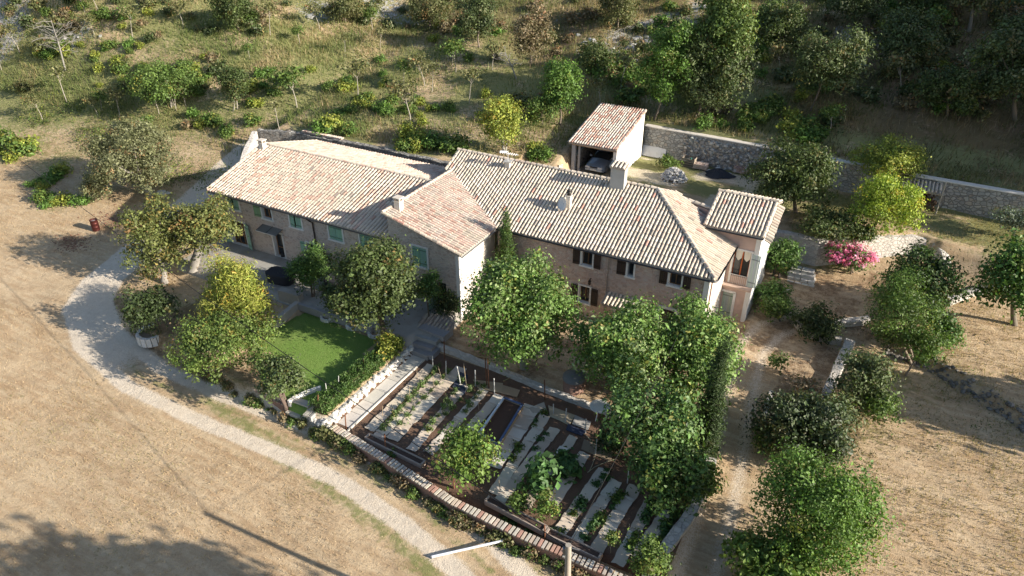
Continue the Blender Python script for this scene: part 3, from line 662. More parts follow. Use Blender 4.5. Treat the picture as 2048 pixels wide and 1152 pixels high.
tile_roof('front_roof_slope', MN, off, zf, [(-20.85, bE), (-6.62, bE), (aH, bR), (-27.15, bR), (-27.15, 40.0), (-25.4, 39.2)], (0, -1), TP_CREAM)
tile_roof('hip_roof_slope', MN, off, zh, [(-6.62, bE), (-6.62, 41.75), (-8.6, 42.2), (-11.2, 43.1), (aH, bR)], (1, 0), TP_CREAM)
tile_roof('rear_roof_slope', MN, off, zb_, [(-27.15, bR), (aH, bR), (aH, 45.8), (-27.15, 45.8)], (0, 1), TP_CREAM)
ridge_tiles('ridge', MN, off, (-27.2, bR, zR+.02), (aH, bR, zR+.02), TP_CREAM, lift=.05); ridge_tiles('hip_ridge', MN, off, (-6.66, bE+.04, zE+.05), (aH, bR, zR+.02), TP_CREAM, r=.13, lift=.06)
ridge_tiles('verge_tiles', MN, off, (-27.1, 40.0, zf(0, 40.0)), (-27.1, bR, zR), TP_CREAM, r=.10)
gutter(MN, off, (-20.9, bE-.09, zE-.06), (-6.9, bE-.09, zE-.06), .065, (.07,.07,.075)); gutter(MN, off, (-6.53, bE+.25, zE-.06), (-6.53, 41.6, zE-.06), .065, (.07,.07,.075))
mb = MB(off); mb.tube([(-6.95, bE-.09, zE-.07), (-6.7, bE-.05, zE-.07), (-6.56, bE+.08, zE-.07), (-6.53, bE+.3, zE-.07)], .062, 8, (.07,.07,.075)); mb.build('gutter', M_METAL, MN)
pipe(MN, off, [(AR+.1, BM+.28, zE-.15), (AR+.08, BM+.28, -.7)], .04, (.3,.16,.12)); pipe(MN, off, [(-13.15, BM-.05, zE-.3), (-13.15, BM-.05, 3.0), (-13.2, BM-.05, 0)], .03, (.30,.28,.26))
mb = MB(off)                                                         # parapet wall behind the hip slope, capped with tiles
mb.prism([(-12.3, 43.2), (-8.5, 42.45), (-8.5, 42.75), (-12.3, 43.5)], 4.0, [6.0, 5.75, 5.75, 6.0]); mb.box((-10.55, 42.82, 5.4), (.12, .2, .9), .2, (1.5, 1.5, 1.5)); mb.build('parapet_wall', M_PINK, MN)
ridge_tiles('parapet_tiles', MN, off, (-12.6, 43.4, 6.05), (-8.5, 42.6, 5.8), TP_CREAM, r=.15)
for h in (W1, W3, W4):
    w = window(MN, off, BM, h, wood=(.22,.12,.06), frame=.10); open_pair(MN, off, BM, h, BROWN, .46)
window(MN, off, BM, W2, wood=(.25,.24,.22), frame=.10, mull=0); shutter(MN, off, W2[0]-.12, BM-.03, W2[2], W2[3], .55, BROWN, .06, -1)
window(MN, off, BM, DO, wood=(.12,.07,.04), frame=.16, sill=False, name='front_door'); window(MN, off, BM, DM, wood=(.12,.07,.04), frame=.12, sill=False, name='front_door')
tile_roof('door_canopy', MN, off, lambda a, b: 1.55+.35*(b-BM), [(-13.05, BM-.95), (-10.85, BM-.95), (-10.85, BM), (-13.05, BM)], (0, -1), TP_CREAM)
mb = MB(off); L = onB(1182, 560, BM); mb.box((L[0], BM-.12, L[2]+.12), (.05, .24, .05), col=(.05,.05,.05)); mb.lathe((L[0], BM-.22, L[2]-.25), [(.05, 0), (.10, .08), (.08, .26), (.12, .28), (.02, .38)], 8, (.05,.045,.04)); mb.build('wall_lantern', M_METAL, MN)
# chimneys
def onroof(px, py): return onPlane(px, py, (0, bE, zE), (0, -sM, 1))
q = onroof(1234, 378); LC = (q[0], q[1]+.15)
chimney(MN, off, LC, .95, .55, 1.35, zf(0, LC[1]), M_CONC, cap=None)
tile_roof('chimney_cap', MN, off, lambda a, b: zf(0, LC[1])+1.45+.3*(b-LC[1]+.3), [(LC[0]-.52, LC[1]-.36), (LC[0]+.52, LC[1]-.36), (LC[0]+.52, LC[1]+.34), (LC[0]-.52, LC[1]+.34)], (0, -1), TP_CREAM)
q = onroof(1131, 420); VC = (q[0]+.12, q[1]+.2); chimney(MN, off, VC, .30, .34, .85, zf(0, VC[1]), M_CREAM, cap=None)
mb = MB(off); mb.lathe((VC[0], VC[1], zf(0, VC[1])+.86), [(.13, 0), (.13, .18), (.19, .2), (.19, .26), (.12, .27), (.12, .36), (.17, .38), (.05, .44)], 12, (.07,.065,.06)); mb.build('chimney_pot', M_METAL, MN)
q = onroof(1016, 336); SCH = (q[0], q[1]); chimney(MN, off, SCH, .36, .30, .42, zf(0, SCH[1]), M_CREAM, cap=None)
mb = MB(off); mb.box((SCH[0], SCH[1], zf(0, SCH[1])+.5), (.55, .45, .06), .2, (.95,.95,.95)); mb.build('chimney_cap', M_CONC, MN)

# ------------------------------------------------------------------ tower wing
TW = empty('tower_wing', (-6.8, 43.5, -.7), 'tall narrow wing with tiled roof, orange french window and balcony', 'house'); off = (-6.8, 43.5, -.7)
BT = 41.3; AT = -5.2; zT = 5.42; sT = .36; bT0 = 40.95; bTR = 44.0
UPW = (-6.65, -5.62, 2.25, 4.1); LD = (-6.85, -6.2, -.62, 1.15)
mb = MB(off); facade(mb, -8.5, AT, BT, 1.7, lambda a: zT-.02, [UPW]); reveals(mb, BT, [UPW], .25); facade(mb, -7.0, AT, BT-.3, -1.0, lambda a: 1.62, [LD]); reveals(mb, BT-.3, [LD], .2)
mb.quad((-8.5, 46.2, 3), (-8.5, BT, 3), (-8.5, BT, zT), (-8.5, 46.2, zT)); mb.quad((AT, 46.2, 0), (-8.5, 46.2, 0), (-8.5, 46.2, zT-.2), (AT, 46.2, zT-.2))
mb.poly([(-8.5, BT, zT-.05), (-8.5, bTR, zT+sT*(bTR-bT0)-.15), (-8.5, 46.2, zT-.2)]); mb.build('wall', M_PINK, TW)
mb = MB(off); mb.poly([(AT, BT-.3, -1.0), (AT, 46.2, -1.0), (AT, 46.2, zT-.2), (AT, bTR, zT+sT*(bTR-bT0)-.12), (AT, BT, zT-.03), (AT, BT, 1.7), (AT, BT-.3, 1.7)]); mb.build('rendered_side_wall', M_PLASTER, TW)
mb = MB(off); mb.box((AT-.13, BT-.02, (1.7+zT)/2), (.3, .1, zT-1.75)); mb.box((AT-.13, BT-.32, .35), (.3, .1, 2.6)); mb.box((-6.12, BT-.32, .3), (.16, .06, 1.85)); mb.box((-6.52, BT-.32, 1.24), (.9, .06, .14)); mb.build('plaster_trim', M_PLASTER, TW)
mb = MB(off); mb.box((-6.1, BT-.22, 1.68), (1.82, .55, .10), col=(.92,.95,.92)); mb.box((-6.1, BT-.19, 1.60), (1.75, .45, .08), col=(1.3,1.2,1.1)); mb.build('balcony_ledge', M_PINK, TW)
mb = MB(off); mb.tube([(-6.75, BT-.1, 2.42), (-5.6, BT-.1, 2.42)], .022, 6, (.75,.75,.73))
for i in range(11): mb.tube([(-6.75+i*.115, BT-.1, 1.75), (-6.75+i*.115, BT-.1, 2.42)], .011, 5, (.7,.7,.68))
mb.build('balcony_railing', M_METAL, TW)
w = window(TW, off, BT, (UPW[0], UPW[1], 1.75, UPW[3]), wood=(.50,.13,.04), frame=.12, sill=False, name='french_window')
c = MB(off)
for s in (0, 1):
    x0 = UPW[0]+.08+s*.5; c.poly([(x0, BT+.19, 4.0), (x0+.42, BT+.19, 4.0), (x0+.38, BT+.19, 3.5), (x0+.2, BT+.19, 3.3), (x0+.03, BT+.19, 3.5)], (1.0, .97, .9))
c.build('curtain', M_PLASTER, w)
shutter(TW, off, UPW[1]+.06, BT-.05, 1.75, 4.05, .55, PALE, .05, 1); 
win = MB(off); LDo = LD; shutter(TW, off, LD[0], BT-.22, LD[2], LD[3], LD[1]-LD[0]-.01, (.40,.44,.38), 0.0, 1, name='store_door')
zt1 = lambda a, b: zT+sT*(b-bT0); zt2 = lambda a, b: zT+sT*(bTR-bT0)-sT*(b-bTR)
tile_roof('front_roof_slope', TW, off, zt1, [(-8.7, bT0), (-5.02, bT0), (-5.02, bTR), (-8.7, bTR)], (0, -1), TP_CREAM); tile_roof('rear_roof_slope', TW, off, zt2, [(-8.7, bTR), (-5.02, bTR), (-5.02, 46.5), (-8.7, 46.5)], (0, 1), TP_CREAM)
zTR = zT+sT*(bTR-bT0)
ridge_tiles('ridge', TW, off, (-8.75, bTR, zTR+.02), (-5.0, bTR, zTR+.02), TP_CREAM, lift=.05); ridge_tiles('verge_tiles', TW, off, (-5.1, bT0, zT+.01), (-5.1, bTR, zTR+.01), TP_CREAM, r=.1)
ridge_tiles('verge_tiles', TW, off, (-8.66, bT0, zT+.01), (-8.66, bTR, zTR+.01), TP_CREAM, r=.1)
tile_roof('side_tile_course', TW, off, lambda a, b: zt1(a, b)-.1-.45*(a+5.0), [(-5.0, bT0+.05), (-4.62, bT0+.05), (-4.62, bTR), (-5.0, bTR)], (1, 0), TP_CREAM)
gutter(TW, off, (-8.6, bT0-.08, zT-.08), (-5.05, bT0-.08, zT-.08), .06, (.07,.07,.075))
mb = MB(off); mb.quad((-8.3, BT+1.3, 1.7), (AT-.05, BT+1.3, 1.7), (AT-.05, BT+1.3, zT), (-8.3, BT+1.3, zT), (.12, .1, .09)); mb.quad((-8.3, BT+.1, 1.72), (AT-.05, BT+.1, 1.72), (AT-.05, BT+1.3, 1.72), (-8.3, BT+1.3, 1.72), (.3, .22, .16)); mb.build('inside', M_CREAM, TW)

# ------------------------------------------------------------------ car shelter
SH = empty('carport', (-21, 56, 2), 'open fronted white shed with red striped tile roof over parked car', 'shed'); off = (-21, 56, 2)
aL, aR_, bF, bK = -23.05, -19.05, 52.95, 59.3
zs = lambda a, b: 4.75+.215*(b-bF)
mb = MB(off)
mb.prism([(aR_-.3, bF), (aR_, bF), (aR_, bK), (aR_-.3, bK)], 1.7, [zs(0, bF)-.12, zs(0, bF)-.12, zs(0, bK)-.1, zs(0, bK)-.1]); mb.build('side_wall', M_PLASTER, SH)
mb = MB(off); mb.prism([(aL, bF+.5), (aL+.3, bF+.5), (aL+.3, bK), (aL, bK)], 1.7, [3.4, 3.4, 4.2, 4.2]); mb.prism([(aL, bK-.3), (aR_-.3, bK-.3), (aR_-.3, bK), (aL, bK)], 1.7, zs(0, bK)-.15); mb.build('rear_wall', M_DRY, SH)
mb = MB(off); mb.box((aL+.15, bF+.15, 3.1), (.3, .3, 3.1), col=(.8,.85,.95)); mb.build('post', M_CONC, SH); mb = MB(off); mb.box((aL+.6, bF+.25, 3.3), (.16, .16, 2.6), col=(.7,.72,.78)); mb.build('post', M_CONC, SH)
mb = MB(off); mb.box(((aL+aR_)/2, bF+.05, 4.52), (aR_-aL, .18, .2), col=(.4,.3,.22))
for i in range(6): a = aL+.3+i*.68; mb.tube([(a, bF, zs(0, bF)-.19), (a, bK, zs(0, bK)-.19)], .06, 6, (.3,.22,.16))
mb.build('beams', M_WOOD, SH)
tile_roof('roof', SH, off, zs, [(aL-.2, bF-.3), (aR_+.08, bF-.3), (aR_+.08, bK+.15), (aL-.2, bK+.15)], (0, -1), TP_SHED, pitch=.225)
ridge_tiles('verge_tiles', SH, off, (aR_+.02, bF-.3, zs(0, bF-.3)), (aR_+.02, bK+.1, zs(0, bK+.1)), [((.45,.2,.14), 3), ((.6,.45,.38), 1)], r=.1)
mb = MB((-24, 52, 2)); mb.prism([(-24.9, 52.0), (-23.4, 51.3), (-23.2, 51.65), (-24.7, 52.5)], 1.4, [2.0, 3.1, 3.1, 2.1]); tag(mb.build('stub_wall', M_LIME, None, (-24, 52, 2)), 'short whitewashed sloping wall stub at the front corner of the car shed', 'wall')
def vary(c, lo, hi):
    k = rnd.uniform(lo, hi); return tuple(q*k*rnd.uniform(.98, 1.02) for q in c)
# ------------------------------------------------------------------ free-standing walls, steps, kerbs
def resample(pts, step):
    pts = [np.array(p, float) for p in pts]; out = [pts[0]]
    for p, q in zip(pts, pts[1:]):
        n = max(1, int(np.linalg.norm((q-p)[:2])/step))
        out += [p+(q-p)*(i+1)/n for i in range(n)]
    return out
def wall_strip(name, pts, th, mat, label, cat='wall', rough=.0, batter=.0, step=.45, z0=None, group=None, parent=None, build=True):
    """pts: [(a,b,ztop)], the face line nearest the camera; th thickness towards the left of the direction of travel"""
    P = resample(pts, step); n = len(P); c = P[n//2]; off = (c[0], c[1], hz(c[0], c[1])); mb = MB(off)
    rings = []
    for i, p in enumerate(P):
        t = P[min(i+1, n-1)][:2]-P[max(i-1, 0)][:2]; t = t/np.linalg.norm(t); nrm = np.array([-t[1], t[0]])
        zt = p[2]+rnd.uniform(-rough, rough); f = p[:2]+nrm*rnd.uniform(-rough, rough)*.4; k = p[:2]+nrm*th
        zb = z0 if z0 is not None else min(hz(*(p[:2]-nrm*.4)), hz(*k))-.4
        bt = batter*(zt-zb)
        rings.append([(f[0]-nrm[0]*bt, f[1]-nrm[1]*bt, zb), (f[0]-nrm[0]*bt*.45, f[1]-nrm[1]*bt*.45, (zb+zt)/2), (f[0], f[1], zt-.04), (f[0]+nrm[0]*.05, f[1]+nrm[1]*.05, zt), (k[0]-nrm[0]*.05, k[1]-nrm[1]*.05, zt+rnd.uniform(-rough, rough)*.6), (k[0], k[1], zt-.05), (k[0], k[1], zb)])
    V = [q for r in rings for q in r]; m = 7
    mb.add(V, [(i*m+j, (i+1)*m+j, (i+1)*m+j+1, i*m+j+1) for i in range(n-1) for j in range(m-1)]+[tuple(range(m)), tuple(range((n-1)*m+m-1, (n-1)*m-1, -1))])
    if not build: return mb, P, off
    o = mb.build(name, mat, parent, None if parent else off)
    if parent is None: tag(o, label, cat, group)
    return o
def gpt(px, py, z): p = G(px, py, z); return (p[0], p[1], z)
# tall retaining wall with a pale coping, behind the yard
RT = [(a, b-.0, 4.62) for a, b in RETL if a >= -19.2]
RW = empty('retaining_wall', (0, 59, 2), 'tall grey stone retaining wall with pale flat coping above the yard', 'wall')
def under(mbp, mat, name, parent, off2):
    mb, P, off = mbp; mb.off = np.array(off2, float); return mb.build(name, mat, parent)
under(wall_strip('x', [(a, b, z-.1) for a, b, z in RT], .45, M_DRY, '', rough=.02, step=.8, z0=1.4, build=False), M_RET, 'stone_face', RW, (0, 59, 2))
under(wall_strip('x', [(a, b-.08, z) for a, b, z in RT], .6, M_PLASTER, '', step=1.2, z0=4.52, build=False), M_CREAM, 'coping', RW, (0, 59, 2))
# stones bulging from the unpointed stretch of it
mb = MB((-11, 59.5, 3))
for i in range(330):
    a = rnd.uniform(-15.5, -6); z = rnd.uniform(2.05, 4.3)
    mb.rock((a, float(RETW(a))-.02, z), rnd.uniform(.09, .19), vary(rnd.choice([(.46,.45,.42), (.36,.36,.35), (.55,.52,.46), (.40,.34,.28)]), .75, 1.15), .9)
mb.off = np.array((0, 59, 2.)); mb.build('bulging_stones', M_STONE, RW)
# wall behind the long house
p = [(-52.1, 45.9, 3.1), (-48.0, 46.65, 3.25), (-38.9, 46.75, 3.35), (-33, 46.7, 3.35), (-26.6, 46.6, 3.3)]
BWL = empty('dry_stone_wall', (-40, 46.7, 0), 'long dry stone wall running behind the roof of the long house', 'wall')
under(wall_strip('x', p, .5, M_DRY, '', rough=.06, z0=-.3, build=False), M_DRY, 'stones', BWL, (-40, 46.7, 0))
wall_strip('wall_end', [(-50.3, 41.6, hz(-50.3, 41.6)+.35), (-51.0, 43.3, 1.9), (-51.9, 45.7, 3.1)], .5, M_LIME, 'pale sunlit sloping end of stone wall beside gravel lane', rough=.1)
o_ = empty('spare_roof_tiles', tuple(onB(625, 262, 46.95)), 'row of spare clay roof tiles stacked on the dry stone wall', 'tiles')
mb = MB(o_.location)
for i in range(46):
    f = i/45; a = -47.4+f*4.6; z = 3.32; c = pick(TP_PINK); V = []
    for bb, r in ((46.85, .1), (47.25, .085)):
        for t in range(6): w = math.pi*t/5; V.append((a+r*math.cos(w), bb+rnd.uniform(-.02, .02), z+r*math.sin(w)+(.1 if i % 2 else 0)+rnd.uniform(0, .03)))
    mb.add(V, [(t, t+1, 7+t, 6+t) for t in range(5)], c); mb.add(V[:6], [tuple(range(6))], c)
mb.build('tiles', M_TILE, o_)
# curved pale wall holding up the upper yard
pts = [(a, b, 2.15+.15*(a > 0)) for a, b in WALL_CURVE[:-1]]+[(4.4, 52.75, 2.2), (5.1, 52.2, 1.9), (5.5, 51.3, 1.2)]
wall_strip('curved_wall', pts, .55, M_LIME, 'long curved white stone wall behind the pink flowering bush', rough=.05, batter=.28)
# stone steps beside the wing
st = empty('stone_steps', (-2.9, 46.5, -.2), 'broad rough white stone steps rising beside the wing shrubs', 'steps')
mb = MB(st.location)
for k in range(6):
    c = G(1603, 584-k*9, -.35+.2*k)
    for j in range(4):
        w = .42+rnd.uniform(-.05, .06); mb.box((c[0]-.7+j*.46+rnd.uniform(-.03, .03), c[1]+.1, c[2]-.14), (w, .62, .34), rnd.uniform(-.08, .08), vary((.60, .57, .51), .8, 1.1))
mb.build('treads', M_STONE, st)
def stone_ring(name, cx, cy, z, r, h, th, label, group=None, n=None, mat=None, a0=0, a1=6.2832, hole=True, sy=1.0, cat='planter', col=(.60,.57,.52)):
    o = empty(name, (cx, cy, z), label, cat, group); mb = MB(o.location); n = n or max(8, int(6.28*r/.3))
    for i in range(n):
        w = a0+(a1-a0)*(i+.5)/n; rr = r+rnd.uniform(-.02, .02); hh = h*rnd.uniform(.9, 1.1)
        mb.box((cx+rr*math.cos(w), cy+rr*sy*math.sin(w), z+hh/2-.06), (th, (a1-a0)*r/n*.93, hh+.12), math.atan2(math.sin(w)*sy, math.cos(w)), vary(col, .85, 1.12))
    mb.build('stone_rim', mat or M_STONE, o)
    if hole:
        e = MB(o.location); V = [(cx+(r-.03)*math.cos(k*math.pi/8), cy+(r-.03)*sy*math.sin(k*math.pi/8), z+h*.7) for k in range(16)]; e.poly(V, (.25, .2, .15)); e.build('soil', M_STONE, o)
    return o
c = G(1524, 588, -.55); stone_ring('flower_bed', c[0]-.5, c[1]+1.1, -.72, 2.05, .62, .3, 'curved grey stone flower bed at the foot of the tower wing', a0=-1.75, a1=.15, hole=False, cat='flower bed')
for i, (x, y, t) in enumerate(((657, 636, 'leftmost white stone tree ring on the lawn edge nearest the patio'), (708, 652, 'middle white stone tree ring on the lawn edge'), (752, 668, 'white stone tree ring half under the big dark tree'))):
    p = G(x, y, -.45); stone_ring('tree_ring', p[0], p[1], -.52, .42, .24, .14, t, 'white stone tree rings along the lawn', col=(.72,.71,.68))
p = T(300, 678); stone_ring('stone_planter', p[0], p[1]+.25, p[2]-.05, .82, .5, .2, 'round white stone planter beside the bend of the track', col=(.66,.64,.6))
# walls and terraces to the right of the court
def pw(px, py, dz): p = T(px, py); return (p[0], p[1], p[2]+dz)
def wpx(name, pxs, th, mat, label, h, **k):
    P = [T(x, y) for x, y in pxs]; P = [(p[0], p[1], p[2]+(h if np.isscalar(h) else h[i])) for i, p in enumerate(P)]
    return wall_strip(name, P, th, mat, label, **k)
wpx('terrace_wall', [(1588, 652), (1602, 668), (1630, 682), (1680, 692)], .4, M_LIME, 'low grey stone wall around dark shrub at the court edge', .45, rough=.05)
wpx('terrace_wall', [(1655, 664), (1690, 655), (1740, 648)], .5, M_LIME, 'short pale slab wall between court and feathery trees', .35, rough=.05)
wpx('terrace_wall', [(1688, 690), (1674, 720), (1655, 760), (1640, 800), (1628, 830)], .55, M_LIME, 'stepped white stone wall descending beside dark bushes', [.55,.45,.45,.45,.4], rough=.1)
wpx('terrace_wall', [(1536, 792), (1526, 820), (1524, 860), (1528, 880)], .25, M_LIME, 'narrow upright white stone edging between drive and bushes', .45, rough=.06)
wpx('terrace_wall', [(1900, 612), (1950, 592), (2000, 580), (2060, 560)], .5, M_LIME, 'low pale stone wall beside the straw field on the right', .35, rough=.07)
c0 = [T(x, y) for x, y in ((1775, 705), (1830, 722), (1880, 742), (1940, 782), (2000, 825), (2050, 860))]
dsw = empty('rubble_bank', tuple(c0[2]), 'tumbled dark dry stone bank across the right field', 'wall'); mb = MB(dsw.location)
for p in resample([tuple(q) for q in c0], .16):
    for k in range(3): 
        a, b = p[0]+rnd.uniform(-.3, .3), p[1]+rnd.uniform(-.35, .35); mb.rock((a, b, hz(a, b)+rnd.uniform(0, .12)), rnd.uniform(.06, .16), vary((.19,.175,.155), .6, 1.3))
mb.build('stones', M_STONE, dsw)
# stone edge between court and kitchen garden; wall on the drive side of the garden
wall_strip('garden_edge_wall', [(-21.0, 29.1, -.45), (-17.4, 29.0, -.55), (-13.5, 28.75, -.7), (-9, 28.6, -.72)], .35, M_LIME, 'low grey stone edge between main house court and vegetable garden', rough=.04, z0=-1.3)
wpx('garden_side_wall', [(1430, 930), (1418, 985), (1385, 1045), (1340, 1108), (1300, 1175)], -.4, M_LIME, 'pale rough stone wall between vegetable garden and drive', .45, rough=.07)
# white boulder wall left of the garden path, hedge bed
o_ = empty('boulder_wall', (-22.45, 24.6, -1), 'white boulder wall between clipped hedge and concrete garden path', 'wall'); mb = MB(o_.location)
for i in range(210):
    f = i/209; b = 20.9+f*7.5; mb.rock((-22.34+rnd.uniform(-.12, .12), b, -.98+rnd.uniform(0, .45)), rnd.uniform(.10, .15), vary((.70,.67,.61), .85, 1.1), .85)
mb.box((-22.5, 24.6, -.85), (.3, 7.6, .6), col=(.55,.52,.47)); mb.build('stones', M_STONE, o_)
mb = MB((-23.2, 20.9, -1.2))
for i in range(26): mb.rock((-23.55+i*.055, 20.65+rnd.uniform(-.08, .12), -1.0+rnd.uniform(0, .42)), rnd.uniform(.1, .17), vary((.66,.63,.58), .8, 1.1))
tag(mb.build('boulder_corner', M_STONE, None, (-23.2, 20.9, -1.2)), 'rounded white boulder corner at the end of the hedge by the track', 'wall')
# concrete path in the garden
mb = MB((-21.7, 25, -1))
for i in range(7):
    b0 = 21.2+i*1.09; mb.box((-21.72, b0+.54, -1.02+.004*i), (.86, 1.07, .12), rnd.uniform(-.005, .005), vary((1.35,1.3,1.22), .92, 1.06))
mb.box((-21.24, 24.9, -1.0), (.07, 7.9, .2), col=(1.5, 1.45, 1.35)); tag(mb.build('garden_path', M_CONC, None, (-21.7, 25, -1)), kind='structure')
# brick-capped garden wall along the track and the tile-capped wall by the lawn
def brick_wall(px, label, top, h=.62, wid=.42, light=True):
    P = [np.array(gpt(x, y, top)) for x, y in px]; L = resample(P, .2); c = L[len(L)//2]
    o = empty('brick_wall', (c[0], c[1], top-h), label, 'wall'); mb = MB(o.location); cp = MB(o.location); tot = 0
    m2, PP, _ = wall_strip('x', [(p[0], p[1], top-.08) for p in P], wid-.08, None, '', z0=top-h-.4, step=.6, build=False); m2.off = mb.off; m2.build('brickwork', M_BRICK, o)
    for i in range(len(L)-1):
        p, q = L[i], L[i+1]; t = (q-p)[:2]; l = np.linalg.norm(t); t /= l; nn = np.array([-t[1], t[0]]); m = (p+q)[:2]/2+nn*(wid/2-.02); an = math.atan2(t[1], t[0])+rnd.uniform(-.04, .04)
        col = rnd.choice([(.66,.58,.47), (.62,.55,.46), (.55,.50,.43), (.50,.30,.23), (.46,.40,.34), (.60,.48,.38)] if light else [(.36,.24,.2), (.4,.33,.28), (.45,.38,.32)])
        cp.box((m[0]+rnd.uniform(-.01, .01), m[1], top-.04+rnd.uniform(-.008, .012)), (.115*l/.2*1.12, wid+rnd.uniform(-.02, .03), .085), an, vary(col, .85, 1.1))
    cp.build('brick_coping', M_STONE, o); return o
def mat_brick():
    m, nt, b = newmat('brickwork'); co = objco(nt); mp = N(nt, 'ShaderNodeMapping'); mp.inputs['Rotation'].default_value = (math.pi/2, 0, 0); nt.links.new(co, mp.inputs[0])
    t = N(nt, 'ShaderNodeTexBrick', i_Scale=4.5); t.inputs['Color1'].default_value = (.30,.14,.10, 1); t.inputs['Color2'].default_value = (.22,.12,.09, 1); t.inputs['Mortar'].default_value = (.30,.26,.22, 1); nt.links.new(mp.outputs[0], t.inputs[0])
    c = mixc(nt, math_(nt, 'MULTIPLY', noise(nt, co, 6, 4), .5), t.outputs[0], (.16,.11,.08)); nt.links.new(c, b.inputs['Base Color']); return m
M_BRICK = mat_brick()
brick_wall([(659, 856), (780, 930), (900, 1007), (1040, 1075), (1212, 1150), (1300, 1190)], 'brick garden wall with pale sunlit brick coping along the gravel track', -.72)
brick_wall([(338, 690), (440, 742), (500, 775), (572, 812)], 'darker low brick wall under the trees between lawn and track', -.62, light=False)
# ------------------------------------------------------------------ the kitchen garden: cardboard rows, trough, stakes, raised bed
ROWS = [((862,733),(743,858),.62,'pale cardboard row beside the concrete path, nearest the clipped hedge'),
        ((879,752),(759,872),.66,'cardboard row between tomato stakes, second from the concrete path'),
        ((922,738),(787,877),.74,'wide pale cardboard row, third from the concrete path'),
        ((929,774),(826,899),.60,'long bright cardboard row left of the peach bush'),
        ((968,783),(860,905),.58,'cardboard row that ends under the left half of the peach bush'),
        ((998,794),(940,858),.60,'grey cardboard row against the blue edged raised bed'),
        ((1065,815),(985,930),1.0,'widest brown cardboard row right of the raised bed'),
        ((1090,835),(990,985),.58,'cardboard row left of the bright stretch, reaching the tile wall'),
        ((1108,860),(1003,1000),.58,'cardboard row running behind the two big squash plants'),
        ((1145,876),(1052,1012),.52,'ragged cardboard row between the squash plants'),
        ((1169,910),(1106,1008),.60,'cardboard row with curled sheets right of the squash plants'),
        ((1206,942),(1116,1070),.62,'cardboard row beside the coiled yellow hose'),
        ((1232,965),(1150,1088),.58,'cardboard row with dark stake holes, right of the hose row'),
        ((1269,976),(1188,1108),.62,'long grey cardboard row left of the small standard shrub'),
        ((1298,1008),(1238,1126),.56,'narrow cardboard row right of the small standard shrub'),
        ((1335,1026),(1276,1112),.60,'last cardboard row, by the drive side wall')]
for (pa, pb, w, lab) in ROWS:
    A = G(*pa, -1.0); B = G(*pb, -1.0); L = np.linalg.norm((B-A)[:2]); d = (B-A)[:2]/L; nn = np.array([-d[1], d[0]])
    mb = MB((A+B)/2); s = 0; k = 0
    while s < L:
        l = rnd.uniform(.8, 1.35); l = min(l, L-s+.1); c = vary(rnd.choice([(.62,.52,.41), (.67,.58,.47), (.56,.46,.36), (.70,.63,.53)]), .92, 1.08)
        ang = rnd.uniform(-.02, .02); off_ = rnd.uniform(-.025, .025); ww = w*1.0*rnd.uniform(.94, 1.05); m = A[:2]+d*(s+l/2)+nn*off_; dd_ = np.array([d[0]*math.cos(ang)-d[1]*math.sin(ang), d[0]*math.sin(ang)+d[1]*math.cos(ang)]); n2 = np.array([-dd_[1], dd_[0]])
        nu, nv = 6, 4; V = []; ph = rnd.uniform(0, 6)
        for iu in range(nu):
            for iv in range(nv):
                u = (iu/(nu-1)-.5)*(l+.14); v = (iv/(nv-1)-.5)*ww; ed = .025*(iv in (0, nv-1))*math.sin(iu*1.7+ph)
                q = m+dd_*(u+.03*math.sin(iv*2+ph))+n2*(v+ed*.8)
                V.append((q[0], q[1], max(hz(q[0], q[1]), -1.0)+.045+.012*(k % 2)+.015*abs(math.sin(u*2.4+ph))+rnd.uniform(0, .006)+(.05*rnd.random() if iu in (0, nu-1) else 0)))
        mb.add(V, [(iu*nv+iv, (iu+1)*nv+iv, (iu+1)*nv+iv+1, iu*nv+iv+1) for iu in range(nu-1) for iv in range(nv-1)], c, False); s += l*.93; k += 1
    tag(mb.build('cardboard_mulch', M_CARD, None, tuple((A+B)/2)), lab, 'cardboard', 'cardboard mulch rows in the vegetable garden')
for (pts, lab, c) in (([(1150,700),(1290,745),(1150,760)], '', 0),): pass
def sheet(px, lab, col, dz=.05, z=-1.0, mat=None, name='cardboard_sheet', cat='cardboard', th=.02):
    P = [G(x, y, z) for x, y in px]; o = np.mean(P, 0); mb = MB(o); n = len(P)
    mb.prism([(p[0], p[1]) for p in P][::1], z+dz-.01, z+dz+th, col); return tag(mb.build(name, mat or M_CARD, None, tuple(o)), lab, cat)
sheet([(946,761),(1006,768),(1004,788),(956,778)], 'tan cardboard sheet lying at the head of the garden rows', (.42,.33,.22))
sheet([(1006,772),(1040,782),(1034,796),(1002,788)], 'brown square cardboard sheet by the raised bed corner', (.40,.30,.20), .055)
sheet([(1058,818),(1088,806),(1094,824),(1066,828)], 'tilted pale cardboard sheet right of the raised bed', (.48,.42,.34), .06)
sheet([(1096,812),(1150,832),(1140,850),(1100,835)], 'long tan cardboard sheets along the garden head path', (.45,.37,.26), .05)
sheet([(1150,832),(1182,846),(1176,862),(1144,850)], 'grey cardboard sheet beside the round white table', (.40,.38,.35), .06)
sheet([(1168,880),(1230,905),(1220,925),(1162,900)], 'brown cardboard sheet in the shade of the laurel', (.30,.23,.16), .05)
sheet([(920,745),(936,752),(930,790),(905,775)], 'dark blue plastic sheet between two garden rows', (.05,.06,.09), .05, mat=M_FABRIC, name='plastic_sheet', cat='sheet')
sheet([(1136,850),(1172,864),(1164,874),(1132,862)], 'dark blue plastic sheet below the white stake row', (.05,.06,.10), .07, mat=M_FABRIC, name='plastic_sheet', cat='sheet')
q = G(590, 832, -1.0); mb = MB(tuple(q))
